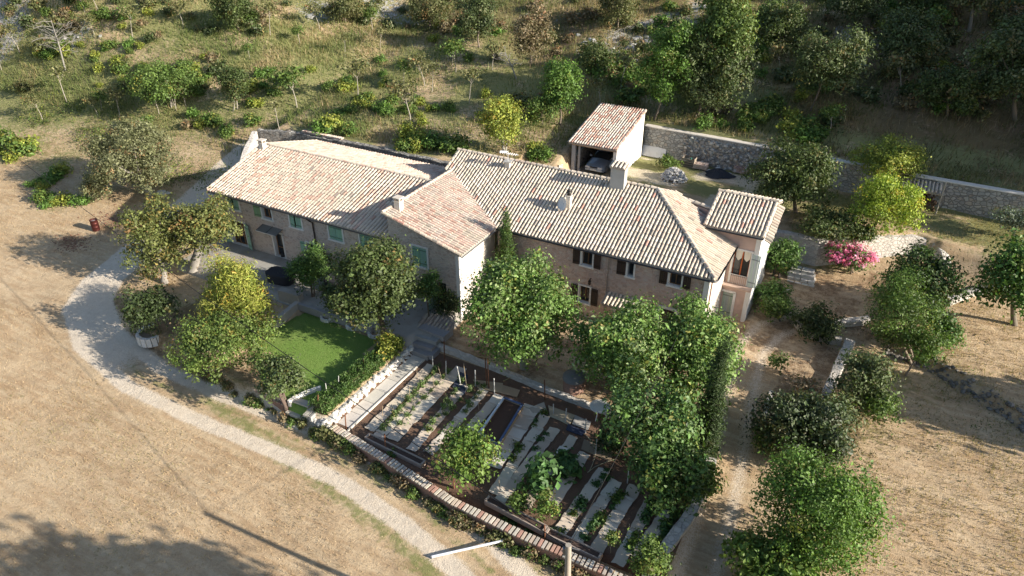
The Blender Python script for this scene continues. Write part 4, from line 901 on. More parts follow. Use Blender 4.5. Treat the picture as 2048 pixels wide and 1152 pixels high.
for k in range(3): mb.box((q[0]-.1+k*.05, q[1]-.25+k*.42, hz(q[0], q[1]-.25+k*.42)+.01), (1.25, .40, .16), .05, vary((1.3, 1.25, 1.15), .9, 1.05))
tag(mb.build('gate_step', M_CONC, None, tuple(q)), 'pale stone steps at the lower gate of the lawn', 'steps')
mb = MB((-21.8, 28.6, -.6))
for k, (a, b, z, w, d) in enumerate(((-21.75, 28.35, -.78, 1.5, .5), (-21.8, 28.75, -.52, 1.6, .5), (-21.8, 29.2, -.26, 1.7, .6), (-21.6, 29.75, -.06, 1.9, .7), (-21.1, 28.9, -.75, .7, 1.4))): mb.box((a, b, z), (w, d, .34), rnd.uniform(-.1, .1), vary((.34,.33,.32), .85, 1.1))
tag(mb.build('garden_steps', M_STONE, None, (-21.8, 28.6, -.6)), 'grey stone steps from the patio down to the garden path', 'steps')
# raised bed with blue lining
P = [G(x, y, -.62)[:2] for x, y in ((1008,795),(1045,809),(996,890),(958,866))]; o_ = empty('raised_bed', (P[0][0], P[0][1], -1), 'timber raised bed lined with blue plastic and filled with soil', 'planter')
mb = MB(o_.location)
for i in range(4):
    p, q = P[i], P[(i+1) % 4]; e = (q-p); L = np.linalg.norm(e); m = (p+q)/2; mb.box((m[0], m[1], -.82), (L+.06, .07, .46), math.atan2(e[1], e[0]), (.50,.36,.22))
mb.build('boards', M_WOOD, o_); mb = MB(o_.location)
for i in range(4):
    p, q = P[i], P[(i+1) % 4]; e = (q-p); L = np.linalg.norm(e); m = (p+q)/2*.985+np.mean(P, 0)*.015; mb.box((m[0], m[1], -.60), (L+.04, .12, .05), math.atan2(e[1], e[0]), (.10,.14,.24) if i != 3 else (.6,.66,.7))
mb.build('plastic_lining', M_FABRIC, o_); mb = MB(o_.location); mb.prism([tuple(p) for p in P][::-1], -.95, -.75, (.11,.065,.045)); mb.build('soil', M_STONE, o_)
def trough(pa, pb, lab, w=.36):
    A = G(*pa, -.8); B = G(*pb, -.8); e = (B-A)[:2]; L = np.linalg.norm(e); an = math.atan2(e[1], e[0]); m = (A+B)/2; o = empty('trough', (m[0], m[1], -1), lab, 'planter', 'long concrete troughs inside the brick wall'); mb = MB(o.location)
    R = Matrix.Rotation(an, 3, 'Z')
    for (x, y, sx, sy) in ((0, w/2, L, .05), (0, -w/2, L, .05), (L/2, 0, .05, w), (-L/2, 0, .05, w)):
        q = R @ Vector((x, y, 0)); mb.box((m[0]+q.x, m[1]+q.y, -.9), (sx+.05, sy+.002, .3), an, (.9,.75,.66))
    mb.build('rim', M_CONC, o); mb = MB(o.location); mb.box((m[0], m[1], -.9), (L-.05, w-.05, .14), an, (.1,.065,.05)); mb.build('soil', M_STONE, o)
trough((735,872),(846,926), 'long concrete trough behind the brick wall left of the peach bush'); trough((975,997),(1090,1058), 'long concrete trough behind the middle of the brick wall'); trough((1095,1062),(1200,1112), 'long concrete trough behind the right end of the brick wall')
# stakes and posts
def stake(px, pt, r, col, lab, name='stake', cat='stake', group=None, z=-1.0, zt=None):
    b = G(*px, z); b[2] = max(z, hz(b[0], b[1])) if z is None else z; dp = (b-O3)@FW; d = ray(*pt); t = dp/(d@FW); q = O3+d*t
    mb = MB(b); mb.tube([b-np.array([0, 0, .15]), (b+q)/2, q], [r, r*.97, r*.95], 7, col); return tag(mb.build(name, M_WOOD, None, tuple(b)), lab, cat, group)
WH = (.62,.61,.57)
for i, (b, t) in enumerate((((866,742),(865,712)),((892,752),(892,722)),((922,770),(914,733)),((951,772),(950,740)),((989,790),(988,757)),((1107,829),(1107,808)),((1131,845),(1133,817)),((1171,866),(1172,838)),((1191,910),(1194,879)),((1255,966),(1258,935)),((1039,920),(1047,912)),((1043,900),(1048,914)))):
    if i > 9: continue
    stake(b, t, .032, WH, 'white garden stake standing at the head of the cardboard rows', 'white_stake', 'stake', 'white stakes at the head of the garden rows')
RU = (.20,.09,.05)
for b, t, lab in (((692,858),(690,826),'rusty iron post at the corner of the garden path by the brick wall'),((771,900),(769,868),'rusty iron post behind the brick wall by the first trough'),((908,975),(906,945),'rusty iron post between peach bush and brick wall'),((1090,1075),(1089,1050),'rusty iron post by the middle of the brick wall'),
                  ((636,823),(636,790),'rusty iron post at the lower end of the lawn fence'),((731,744),(727,720),'rusty iron post half way up the lawn fence'),((889,718),(888,682),'rusty iron post at the top of the garden path'),((974,772),(970,716),'left one of two tall rusty posts among the rows'),((978,778),(975,717),'right one of two tall rusty posts among the rows'),((1090,800),(1089,760),'dark iron post left of the brick well')):
    stake(b, t, .035, RU, lab, 'iron_post', 'post', 'rusty iron posts round the garden', z=-.55 if b[0] < 740 and b[1] < 830 else -1.0)
for b, t in (((656,800),(651,767)),((677,781),(677,752)),((696,764),(694,748)),((716,750),(715,734))):
    stake(b, t, .022, WH, 'thin pale stake along the lawn fence above the hedge', 'fence_stake', 'stake', 'thin pale stakes of the lawn fence', z=-.5)
for b, t in (((934,778),(927,727)),((835,760),(833,735)),((868,775),(866,752)),((884,760),(876,732)),((820,800),(818,775)),((1105,1000),(1110,985)),((958,820),(955,790)),((1000,985),(998,960)),((765,835),(765,812)),((1205,1065),(1207,1050)),((1258,1060),(1259,1048))):
    stake(b, t, .016, (.42,.33,.22), 'thin wooden plant stick among the tomato rows', 'plant_stick', 'stick', 'thin plant sticks in the garden')
# lawn kerb and wire mesh fence above the hedge
A = G(748, 705, -.5); B = G(612, 832, -.5)
o_ = empty('lawn_fence', tuple((A+B)/2), 'low dark mesh fence between lawn and clipped hedge', 'fence'); mb = MB(o_.location)
e = (B-A); n = 46
for i in range(n+1):
    p = A+e*i/n+np.array([.28, 0, 0]); mb.tube([p, p+np.array([0, 0, .5])], .006, 4, (.13,.14,.15), False)
for k in range(7): mb.tube([A+np.array([.28, 0, .03+k*.078]), B+np.array([.28, 0, .03+k*.078])], .006, 4, (.13,.14,.15), False)
mb.build('mesh', M_METAL, o_); mb = MB(o_.location); m = (A+B)/2; L = np.linalg.norm(e); mb.box((m[0]+.26, m[1], -.60), (L, .14, .26), math.atan2(e[1], e[0]), (.85,.85,.85)); mb.box((m[0]-.05, m[1], -.54), (L, .34, .12), math.atan2(e[1], e[0]), (1.15,1.1,1.0)); mb.build('kerb', M_CONC, o_)
mb = MB((-24.6, 21.4, -.5)); Q = [(-25.0, 20.75), (-24.9, 21.2), (-24.65, 21.9), (-24.3, 22.5), (-24.45, 22.6), (-24.8, 22.0), (-25.1, 21.3), (-25.15, 20.75)]
mb.prism(Q, -.7, -.28, (1.1,1.08,1.05)); tag(mb.build('bed_kerb', M_PLASTER, None, (-24.6, 21.4, -.5)), 'curved white kerb round the bush at the lower lawn corner', 'kerb')
# low walls between patio and lawn
mb = MB((-30, 28, -.5)); mb.box((-28.3, 28.2, -.22), (6.2, .22, .5), 0, (.75,.75,.78)); mb.box((-31.2, 27.0, -.25), (.3, 2.6, .62), .12, (1.0,.95,.9)); mb.box((-32.1, 28.5, .1), (1.7, .5, .8), .05, (.8,.76,.7))
tag(mb.build('patio_step', M_CONC, None, (-30, 28, -.5)), 'low grey concrete step wall between patio and lawn', 'wall')
# well, table, hen house roof
p = G(1143, 790, -1.0); o_ = empty('brick_well', (p[0], p[1]+.3, -1.0), 'round brick well with domed grey lid beside the court trees', 'well'); c = o_.location
mb = MB(c); mb.lathe((c[0], c[1], -1.05), [(.62, 0), (.62, 1.05), (.52, 1.1)], 24); mb.build('brick_ring', M_BRICK, o_); mb = MB(c); mb.lathe((c[0], c[1], 0.02), [(.68, 0), (.68, .08), (.58, .2), (.32, .3), (.06, .34)], 24, (.45,.46,.48)); mb.build('lid', M_CONC, o_)
p = G(1200, 812, -.2); o_ = empty('round_table', (p[0], p[1], -.95), 'round white garden table at the edge of the court trees', 'table'); c = o_.location
mb = MB(c); mb.lathe((c[0], c[1], -.24), [(.55, 0), (.56, .02), (.55, .04)], 24); mb.build('tabletop', M_PLASTER, o_)
for k in range(3):
    w = 2.1*k+.4; mb = MB(c); mb.tube([(c[0]+.12*math.cos(w), c[1]+.12*math.sin(w), -.25), (c[0]+.4*math.cos(w), c[1]+.4*math.sin(w), -.98)], .025, 6, (.8,.8,.8)); mb.build('leg', M_PAINT, o_)
p = G(872, 655, -.15); o_ = empty('tiled_hutch', (p[0], p[1], -1.0), 'small open hutch with mossy clay tile roof by the annexe', 'hutch'); c = o_.location
mb = MB(c)
for (x, y, sx, sy) in ((-.85, 0, .16, 1.0), (.85, 0, .16, 1.0), (0, .45, 1.6, .14)): mb.box((c[0]+x, c[1]+y, -.55), (sx, sy, 1.1), 0, (.8,.8,.82))
mb.build('wall', M_CONC, o_); zc = lambda a, b: .05+.30*(b-c[1]); tile_roof('roof', o_, tuple(c), zc, [(c[0]-1.05, c[1]-.7), (c[0]+1.05, c[1]-.7), (c[0]+1.05, c[1]+.6), (c[0]-1.05, c[1]+.6)], (0, -1), [((.36,.28,.22), 3), ((.42,.34,.27), 2), ((.28,.2,.16), 2)], pitch=.26, tl=.42)
# hoses
def hose(px, lab, z, col, r=.02):
    P = resample([tuple(G(x, y, z)) for x, y in px], .25); P = [np.array((q[0], q[1], max(hz(q[0], q[1]), z)+.06)) for q in P]
    P = [sum(P[max(0, min(len(P)-1, i+k))] for k in (-2, -1, 0, 1, 2))/5 for i in range(len(P))]
    mb = MB(P[0]); mb.tube(P, r, 6, col); tag(mb.build('garden_hose', M_PAINT, None, tuple(P[0])), lab, 'hose')
hose([(905,690),(903,705),(915,718),(950,722),(1000,726),(1060,738),(1120,752)], 'yellow hose running from the hutch towards the well', -1.0, (.42,.36,.16))
hose([(1010,717),(985,723),(985,735),(1010,752),(1038,748),(1030,760),(1000,764)], 'loop of yellow hose on the bare ground above the rows', -1.0, (.42,.36,.16))
hose([(1040,812),(1100,832),(1150,858),(1185,880),(1192,900),(1187,930),(1170,957),(1170,945),(1200,930),(1235,918)], 'pale coiled hose beside the dark stake row on the right', -1.0, (.46,.42,.28))
# ------------------------------------------------------------------ patio
def table_cover(px, z, sx, sy, lab, rot=.1):
    p = G(*px, z); o = empty('covered_table', (p[0], p[1], 0), lab, 'table'); mb = MB(o.location); n = 20; V = []
    for zz, k in ((0.02, .93), (z-.12, 1.0), (z-.02, .97), (z, .85)):
        for i in range(n):
            w = 2*math.pi*i/n; q = Matrix.Rotation(rot, 2) @ Vector((math.copysign(abs(math.cos(w))**.6, math.cos(w))*sx*k, math.copysign(abs(math.sin(w))**.6, math.sin(w))*sy*k)); V.append((p[0]+q.x*(1+.03*math.sin(i*3)), p[1]+q.y, zz))
    mb.add(V, [(a*n+i, a*n+(i+1) % n, (a+1)*n+(i+1) % n, (a+1)*n+i) for a in range(3) for i in range(n)], (.035,.035,.04), True); mb.poly(V[-n:], (.035,.035,.04)); mb.build('cover', M_FABRIC, o); return o
table_cover((560, 543), .75, 1.05, .62, 'oblong patio table under a black cover beside the bamboo')
table_cover((671, 555), .8, .72, .72, 'round patio table under a black cover by the rose bush')
p = G(558, 513, 0); mb = MB((p[0]+.3, p[1], 0)); mb.lathe((p[0]+.3, p[1]+.1, 0), [(.13, 0), (.16, .3), (.14, .32)], 12, (.06,.055,.05)); tag(mb.build('flower_pot', M_STONE, None, (p[0]+.3, p[1], 0)), 'dark pot standing beside the entrance door of the long house', 'pot')
# ------------------------------------------------------------------ upper yard
def carbody():
    o = empty('parked_car', (-21.15, 54.9, 2.0), 'silver blue saloon car parked nose out inside the tiled carport', 'car'); X, Y, Z0 = -21.15, 53.35, 2.0; c = o.location
    # sections from the nose backwards: (y, half width, sill z, belt z, crown)
    S = [(0.0, .62, .35, .55, .0), (.10, .80, .24, .64, .02), (.5, .86, .2, .74, .04), (1.2, .87, .2, .84, .05), (1.45, .87, .2, .88, .05), (2.4, .88, .2, .90, .03), (3.4, .88, .2, .92, .03), (3.75, .87, .2, .94, .04), (4.3, .82, .25, .92, .03), (4.42, .72, .4, .8, 0)]
    mb = MB(c); V = []; m = 9
    for y, w, s, b, k in S:
        for (fx, z) in ((-1, s), (-1.02, (s+b)/2), (-.97, b-.05), (-.8, b+k*.4), (0, b+k), (.8, b+k*.4), (.97, b-.05), (1.02, (s+b)/2), (1, s)): V.append((X+fx*w, Y+y, Z0+z))
    mb.add(V, [(i*m+j, i*m+j+1, (i+1)*m+j+1, (i+1)*m+j) for i in range(len(S)-1) for j in range(m-1)], (.30,.35,.42), True); mb.poly(V[:m], (.30,.35,.42)); mb.poly(V[-m:], (.30,.35,.42)); mb.build('body', M_CARP, o)
    def cab(name, secs, mat, col, par=o):
        q = MB(c); VV = []; n = 6
        for y, wb, wt, zb, zt in secs:
            for fx, z in ((-wb, zb), (-wt, zt-.04), (-wt*.8, zt), (wt*.8, zt), (wt, zt-.04), (wb, zb)): VV.append((X+fx, Y+y, Z0+z))
        q.add(VV, [(i*n+j, i*n+j+1, (i+1)*n+j+1, (i+1)*n+j) for i in range(len(secs)-1) for j in range(n-1)], col, True); return q.build(name, mat, par)
    cab('windows', [(1.4, .80, .78, .87, .89), (2.1, .82, .62, .88, 1.34), (3.2, .82, .62, .9, 1.37), (3.85, .78, .74, .92, .95)], M_GLASS, (1, 1, 1))
    r = MB(c); r.add([(X+sx*.58, Y+y, Z0+z) for y, z in ((2.1, 1.35), (2.6, 1.40), (3.2, 1.385)) for sx in (-1, 0, 1)], [(i*3+j, i*3+j+1, (i+1)*3+j+1, (i+1)*3+j) for i in range(2) for j in range(2)], (.30,.35,.42), True); r.build('car_roof', M_CARP, o)
    for s in (-1, 1):
        h = MB(c); h.box((X+s*.56, Y+.02, Z0+.60), (.36, .12, .12), s*-.12, (.8,.85,.9)); h.build('headlight', M_PLASTER, o)
        w = MB(c); w.box((X+s*.98, Y+1.75, Z0+.95), (.2, .12, .12), 0, (.45,.5,.55)); w.build('wing_mirror', M_CARP, o)
        for y in (.78, 3.45):
            t = MB(c); P = []
            for k in range(16):
                a = 2*math.pi*k/16
                for xx in (-.1, .1): P.append((X+s*.78+xx, Y+y+.31*math.cos(a), Z0+.31+.31*math.sin(a)))
            t.add(P, [(2*k, 2*((k+1) % 16), 2*((k+1) % 16)+1, 2*k+1) for k in range(16)], (.03,.03,.03)); t.poly(P[0::2], (.35,.35,.36)); t.poly(P[1::2], (.35,.35,.36)); t.build('wheel', M_FABRIC, o)
    g = MB(c); g.box((X, Y-.01, Z0+.60), (.62, .05, .10), 0, (.03,.03,.035)); g.build('grille', M_FABRIC, o)
    b = MB(c); b.box((X, Y+.02, Z0+.38), (1.5, .12, .16), 0, (.32,.37,.44)); b.build('bumper', M_CARP, o); b = MB(c); b.box((X, Y-.06, Z0+.42), (.5, .02, .11), 0, (.95,.95,.92)); b.build('number_plate', M_PLASTER, o)
M_CARP = mat_plain('car_paint', (1, 1, 1), .3, .03, 4, metallic=.35, spec=.5); carbody()
p = T(1347, 358); mb = MB(tuple(p))
for i in range(430):
    w = rnd.uniform(0, 6.28); q = rnd.random()**.5; r = 1.05*q; zz = .95*(1-q*q)**.8*1.0
    mb.rock((p[0]+r*math.cos(w), p[1]+r*.9*math.sin(w), p[2]+zz*rnd.uniform(.8, 1.0)), rnd.uniform(.08, .15), vary((.50,.48,.45), .8, 1.25))
tag(mb.build('stone_heap', M_STONE, None, tuple(p)), 'conical heap of pale grey stones in the upper yard', 'stone heap')
p = T(1308, 312); mb = MB(tuple(p)); t = Matrix.Rotation(.95, 3, 'X'); mb.box((p[0], p[1]-.15, p[2]+.42), (2.15, .95, .16), 0, (.98,.98,1.0), t); tag(mb.build('mattress', M_PLASTER, None, tuple(p)), 'long white mattress leaning on the retaining wall beside the carport', 'mattress')
p = T(1377, 332); o_ = empty('crate', tuple(p), 'dark slatted timber crate holding green bottles by the retaining wall', 'crate'); mb = MB(o_.location)
for s in (-1, 1):
    for k in range(4):
        mb.box((p[0], p[1]+s*.42, p[2]+.12+k*.2), (1.1, .03, .14), 0, (.24,.20,.16)); mb.box((p[0]+s*.55, p[1], p[2]+.12+k*.2), (.03, .84, .14), 0, (.42,.35,.27) if s > 0 else (.2,.17,.14))
    for u in (-1, 1): mb.box((p[0]+s*.52, p[1]+u*.39, p[2]+.42), (.08, .08, .86), 0, (.3,.25,.2))
mb.build('slats', M_WOOD, o_); mb = MB(o_.location); mb.box((p[0], p[1], p[2]+.3), (1.0, .76, .5), 0, (.03,.05,.045)); mb.box((p[0]-.2, p[1]-.1, p[2]+.6), (.5, .14, .1), .2, (.55,.55,.5)); mb.box((p[0]+.15, p[1]+.1, p[2]+.62), (.1, .4, .12), .3, (.06,.22,.16)); mb.build('contents', M_FABRIC, o_)
def pallet(px, lab, cols, lay):
    p = T(*px); o = empty('brick_pallet', tuple(p), lab, 'pallet', 'pallets in the upper yard'); mb = MB(o.location)
    for k in range(5): mb.box((p[0], p[1]-.42+k*.21, p[2]+.13), (1.25, .12, .03), .1, (.45,.38,.3))
    for k in range(3): mb.box((p[0]-.5+k*.5, p[1], p[2]+.06), (.09, .95, .1), .1, (.35,.29,.22))
    mb.build('pallet_boards', M_WOOD, o); mb = MB(o.location)
    for k in range(lay):
        for i in range(5):
            for j in range(4):
                if rnd.random() < .12 and k == lay-1: continue
                mb.box((p[0]-.46+i*.23, p[1]-.33+j*.22, p[2]+.2+k*.11), (.21, .2, .1), .1, vary(rnd.choice(cols), .88, 1.1))
    mb.build('bricks', M_STONE, o)
pallet((1401, 337), 'pallet of pale pink bricks beside the slatted crate', [(.60,.48,.40), (.55,.42,.35)], 3); pallet((1482, 345), 'pallet of mixed pink and white blocks near the dark fig tree', [(.52,.36,.3), (.66,.62,.58), (.45,.3,.26)], 4)
p = T(1437, 350); mb = MB(tuple(p)); n = 22; rings = []; V = []
for k, (q, z) in enumerate(((1, .02), (.8, .13), (.5, .34), (.2, .5), (.02, .55))):
    for i in range(n): w = 2*math.pi*i/n; r = 1.25*q*(1+.15*math.sin(w*3+1)+.06*math.sin(w*7+k)); V.append((p[0]+r*math.cos(w), p[1]+r*.75*math.sin(w), p[2]+z*(1+.1*math.sin(w*5))))
mb.add(V, [(k*n+i, k*n+(i+1) % n, (k+1)*n+(i+1) % n, (k+1)*n+i) for k in range(4) for i in range(n)], (.025,.03,.04), False); tag(mb.build('tarpaulin', M_FABRIC, None, tuple(p)), 'black tarpaulin spread over a low heap between the pallets', 'tarpaulin')
for (x, y, lab) in ((1418, 343, 'flat white stone holding the left edge of the black tarpaulin'), (1436, 338, 'flat white stone holding the rear edge of the black tarpaulin'), (1457, 349, 'flat white stone holding the right edge of the black tarpaulin')):
    q = T(x, y); mb = MB(tuple(q)); mb.rock((q[0], q[1], q[2]+.1), .24, (.62,.61,.58), .4); tag(mb.build('stone', M_STONE, None, tuple(q)), lab, 'stone', 'stones weighing down the tarpaulin')
p = T(1833, 405); p = np.array((p[0], float(RETW(p[0]))-1.1, hz(p[0], float(RETW(p[0]))-1.1))); o_ = empty('wood_store', tuple(p), 'small lean-to wood store built against the coped wall', 'shed')
for x in (-1.2, 1.35): mb = MB(o_.location); mb.tube([(p[0]+x, p[1]-.1, p[2]-.1), (p[0]+x, p[1]-.1, p[2]+(1.75 if x < 0 else 2.5))], .06, 7, (.42,.38,.32)); mb.build('post', M_WOOD, o_)
tile_roof('roof', o_, tuple(p), lambda a, b: p[2]+1.72+.2*(b-p[1]), [(p[0]-1.45, p[1]-.35), (p[0]+1.3, p[1]-.35), (p[0]+1.3, p[1]+1.0), (p[0]-1.45, p[1]+1.0)], (0, -1), TP_CREAM, pitch=.24)
mb = MB(o_.location)
for i in range(90):
    x = rnd.uniform(-1.15, 1.2); z = rnd.uniform(.08, 1.35); mb.tube([(p[0]+x, p[1]+.15+rnd.uniform(-.06, .06), p[2]+z), (p[0]+x+rnd.uniform(-.04, .04), p[1]+.7, p[2]+z)], rnd.uniform(.05, .09), 6, vary((.16,.10,.06), .7, 1.4))
mb.build('firewood', M_WOOD, o_)
# ------------------------------------------------------------------ left of the long house, and the track
p = T(193, 460); o_ = empty('barrel', tuple(p), 'rusty dark red oil drum standing open on the bare ground', 'barrel'); mb = MB(o_.location); mb.lathe(tuple(p), [(.29, -.03), (.3, .02), (.29, .05), (.29, .3), (.305, .32), (.29, .34), (.29, .6), (.305, .62), (.29, .64), (.29, .9), (.305, .92), (.28, .92), (.27, .6)], 20, (.10,.03,.025)); mb.build('drum', M_METAL, o_); mb = MB(o_.location); mb.lathe((p[0], p[1], p[2]+.8), [(.27, 0), (.05, .05)], 16, (.3,.26,.24)); mb.build('ash', M_STONE, o_)
for (x, y, s, lab) in ((148, 486, 1.3, 'scatter of red brick rubble left of the rusty drum'), (228, 437, 1.5, 'scatter of reddish earth and rubble right of the rusty drum')):
    q = T(x, y); mb = MB(tuple(q))
    for i in range(260): a, b = q[0]+rnd.gauss(0, .7)*s, q[1]+rnd.gauss(0, .4)*s; mb.rock((a, b, hz(a, b)+.01), rnd.uniform(.03, .08), vary(rnd.choice([(.26,.12,.08), (.20,.12,.08), (.3,.2,.13)]), .7, 1.2), .6)
    tag(mb.build('rubble', M_STONE, None, tuple(q)), lab, 'rubble')
q = T(323, 388); mb = MB(tuple(q)); mb.rock((q[0], q[1], q[2]+.12), .45, (.58,.56,.52), .45); mb.rock((q[0]+.5, q[1]+.2, q[2]+.08), .3, (.54,.52,.48), .5); tag(mb.build('boulder', M_STONE, None, tuple(q)), 'flat pale boulder at the foot of the walnut by the lane', 'rock')
A = T(864, 1117); B = T(1008, 1090); A[2] += .12; B[2] += .3
mb = MB(tuple(A)); mb.tube([A, B], .055, 10, (.72,.74,.78)); mb.tube([A-np.array([0, 0, .25]), A+np.array([0, 0, .05])], .04, 8, (.3,.3,.3)); mb.tube([B-np.array([0, 0, .5]), B+np.array([0, 0, .05])], .04, 8, (.3,.3,.3)); mb.tube([A+(B-A)*.97, A+(B-A)*.985], .075, 10, (.35,.35,.36)); tag(mb.build('barrier_pole', M_PAINT, None, tuple(A)), 'white metal barrier pole lying across the gravel track', 'barrier')
# power pole and its cables
PB = G(1130, 1352, -1.4); PT = O3+ray(1137, 1090)*((PB-O3)@FW/(ray(1137, 1090)@FW))
o_ = empty('utility_pole', tuple(PB), 'tall grey wooden power pole standing beside the track', 'pole'); mb = MB(PB); mb.tube([PB-np.array([0, 0, .3]), (PB+PT)/2, PT], [.15, .125, .10], 10, (.40,.35,.29)); mb.build('shaft', M_WOOD, o_)
mb = MB(PB); mb.box((PT[0]-.12, PT[1], PT[2]-.35), (.14, .12, .3), .4, (.3,.3,.3)); mb.tube([PT+np.array([.05, 0, -.1]), PT+np.array([.35, .1, -.15])], .02, 6, (.2,.2,.2)); mb.build('bracket', M_METAL, o_)
def cable(p, q, sag, lab, r=.018, n=40):
    P = [p+(q-p)*i/n-np.array([0, 0, sag*4*(i/n)*(1-i/n)]) for i in range(n+1)]; mb = MB(p); mb.tube(P, r, 5, (.02,.02,.02)); tag(mb.build('overhead_cable', M_FABRIC, None, tuple(p)), lab, 'cable')
FP = O3+ray(-230, 95)*(78/(ray(-230, 95)@FW))
cable(PT-np.array([0, 0, .15]), FP, 1.5, 'long black cable from the power pole over the lawn to the left')
cable(PT-np.array([0, 0, .1]), onB(1404, 566, BM-.1), .5, 'thin cable from the power pole up to the main house corner', .012)
# aerial and dish on the roof
p = np.array((SCH[0], SCH[1], zf(0, SCH[1])+.5)); o_ = empty('tv_aerial', tuple(p), 'pale television aerial on the small ridge chimney of the main house', 'aerial'); mb = MB(p); mb.tube([p, p+np.array([0, 0, .75])], .02, 6, (.7,.7,.7)); mb.tube([p+np.array([-.6, -.1, .6]), p+np.array([.7, .2, .5])], .025, 6, (.85,.85,.85))
for k in range(8): q = p+np.array([-.5+k*.15, -.08+k*.03, .59-.01*k]); mb.tube([q+np.array([.05, -.22, 0]), q+np.array([-.05, .22, 0])], .014, 5, (.85,.85,.85))
mb.box((p[0]-.35, p[1], p[2]+.62), (.5, .35, .02), .3, (.9,.9,.9)); mb.build('rods', M_PAINT, o_)
p = np.array((VC[0]-.30, VC[1]-.38, zf(0, VC[1])+.38)); o_ = empty('satellite_dish', tuple(p), 'white satellite dish fixed to the slender roof chimney', 'dish'); mb = MB(p); ax = np.array([-.42, -.88, .22]); ax /= np.linalg.norm(ax); e1 = np.cross(ax, (0, 0, 1)); e1 /= np.linalg.norm(e1); e2 = np.cross(e1, ax); V = []
for k, (r, d) in enumerate(((.46, .0), (.32, -.055), (.16, -.095), (.02, -.105))):
    for i in range(20): w = 2*math.pi*i/20; V.append(p+e1*r*.85*math.cos(w)+e2*r*math.sin(w)+ax*d)
mb.add(V, [(k*20+i, k*20+(i+1) % 20, (k+1)*20+(i+1) % 20, (k+1)*20+i) for k in range(3) for i in range(20)], (.62,.62,.62), True); mb.build('reflector', M_PAINT, o_); mb = MB(p); mb.tube([p-e2*.38, p-e2*.3+ax*.42], .012, 5, (.3,.3,.3)); mb.tube([p-ax*.09, p+np.array([.2, .22, -.05])], .025, 6, (.3,.3,.3)); mb.build('feed_arm', M_METAL, o_)
# ------------------------------------------------------------------ plants
def unit(v): return v/(np.linalg.norm(v, axis=-1, keepdims=True)+1e-9)
def leaf_mesh(name, C, Nrm, size, col, aspect=.62, mat=None, fold=.25):
    """C: leaf centres, Nrm: facing, size: length per leaf, col: colour per leaf -> one mesh of small folded leaves"""
    n = len(C); r = unit(rng.normal(size=(n, 3))); t = unit(np.cross(Nrm, r)); s = np.cross(t, Nrm)
    L = size[:, None]*.5; Wd = L*aspect
    V = np.empty((n, 4, 3)); V[:, 0] = C-t*L; V[:, 1] = C+s*Wd+Nrm*L*fold; V[:, 2] = C+t*L; V[:, 3] = C-s*Wd+Nrm*L*fold
    me = bpy.data.meshes.new(name); me.vertices.add(n*4); me.vertices.foreach_set('co', V.reshape(-1).astype(np.float32))
    F = (np.arange(n)[:, None]*4+np.array([0, 1, 2, 0, 2, 3])).reshape(-1).astype(np.int32)
    me.loops.add(n*6); me.loops.foreach_set('vertex_index', F); me.polygons.add(n*2)
    me.polygons.foreach_set('loop_start', np.arange(0, n*6, 3, dtype=np.int32)); me.polygons.foreach_set('loop_total', np.full(n*2, 3, np.int32))
    ca = me.color_attributes.new('Col', 'FLOAT_COLOR', 'POINT'); cc = np.ones((n, 4, 4), np.float32); cc[:, :, :3] = col[:, None, :]; ca.data.foreach_set('color', cc.ravel())
    me.materials.append(mat or M_LEAF); me.update(calc_edges=True); me.validate(); return me
def crown_points(blobs, n_clump, per, clump_r, size, pal, up=.35, shell=.8, jitter=.16, squash=.75):
    """leaf clumps gathered over the outside of several lobes"""
    B = np.array(blobs, float); area = B[:, 3]*B[:, 4]+B[:, 4]*B[:, 5]+B[:, 3]*B[:, 5]; pr = area/area.sum()
    k = rng.choice(len(B), n_clump, p=pr); d = unit(rng.normal(size=(n_clump, 3))); d[:, 2] = np.where(d[:, 2] < -.55, -d[:, 2], d[:, 2])
    rad = shell+(1-shell)*rng.random(n_clump)**.5; deep = rng.random(n_clump) < .16; rad = np.where(deep, rng.uniform(.3, .8, n_clump), rad); f = rng.normal(size=(2, 3))*2.6; gp = np.sin(d@f[0]+k*1.7)+np.sin(d@f[1]-k*2.3); rad = rad*(1+.13*gp*(rad > .6)); cut = (gp < -1.25) & (rng.random(n_clump) < .8); rad = np.where(cut, rad*.55, rad)
    cc = B[k, :3]+d*B[k, 3:6]*rad[:, None]
    pal_c = np.array([p[0] for p in pal]); pw_ = np.array([p[1] for p in pal], float); pw_ /= pw_.sum()
    cl = pal_c[rng.choice(len(pal), n_clump, p=pw_)]*rng.uniform(.68, 1.3, (n_clump, 1))*np.where(rng.random((n_clump, 1)) < .06, np.array([1.5, .95, .9]), 1.0)
    i = np.repeat(np.arange(n_clump), per); m = len(i)
    off = rng.normal(size=(m, 3))*clump_r*np.array([1, 1, squash])*rng.uniform(.6, 1.3, (n_clump, 1))[i]
    P = cc[i]+off; Nn = unit(d[i]*.5+off/clump_r*.45+rng.normal(size=(m, 3))*.6+np.array([0, 0, up]))
    col = np.clip(cl[i]*(1+rng.normal(size=(m, 1))*jitter), .004, .9); sz = size*np.clip(rng.lognormal(0, .38, m), .4, 2.0)
    return P, Nn, sz, col
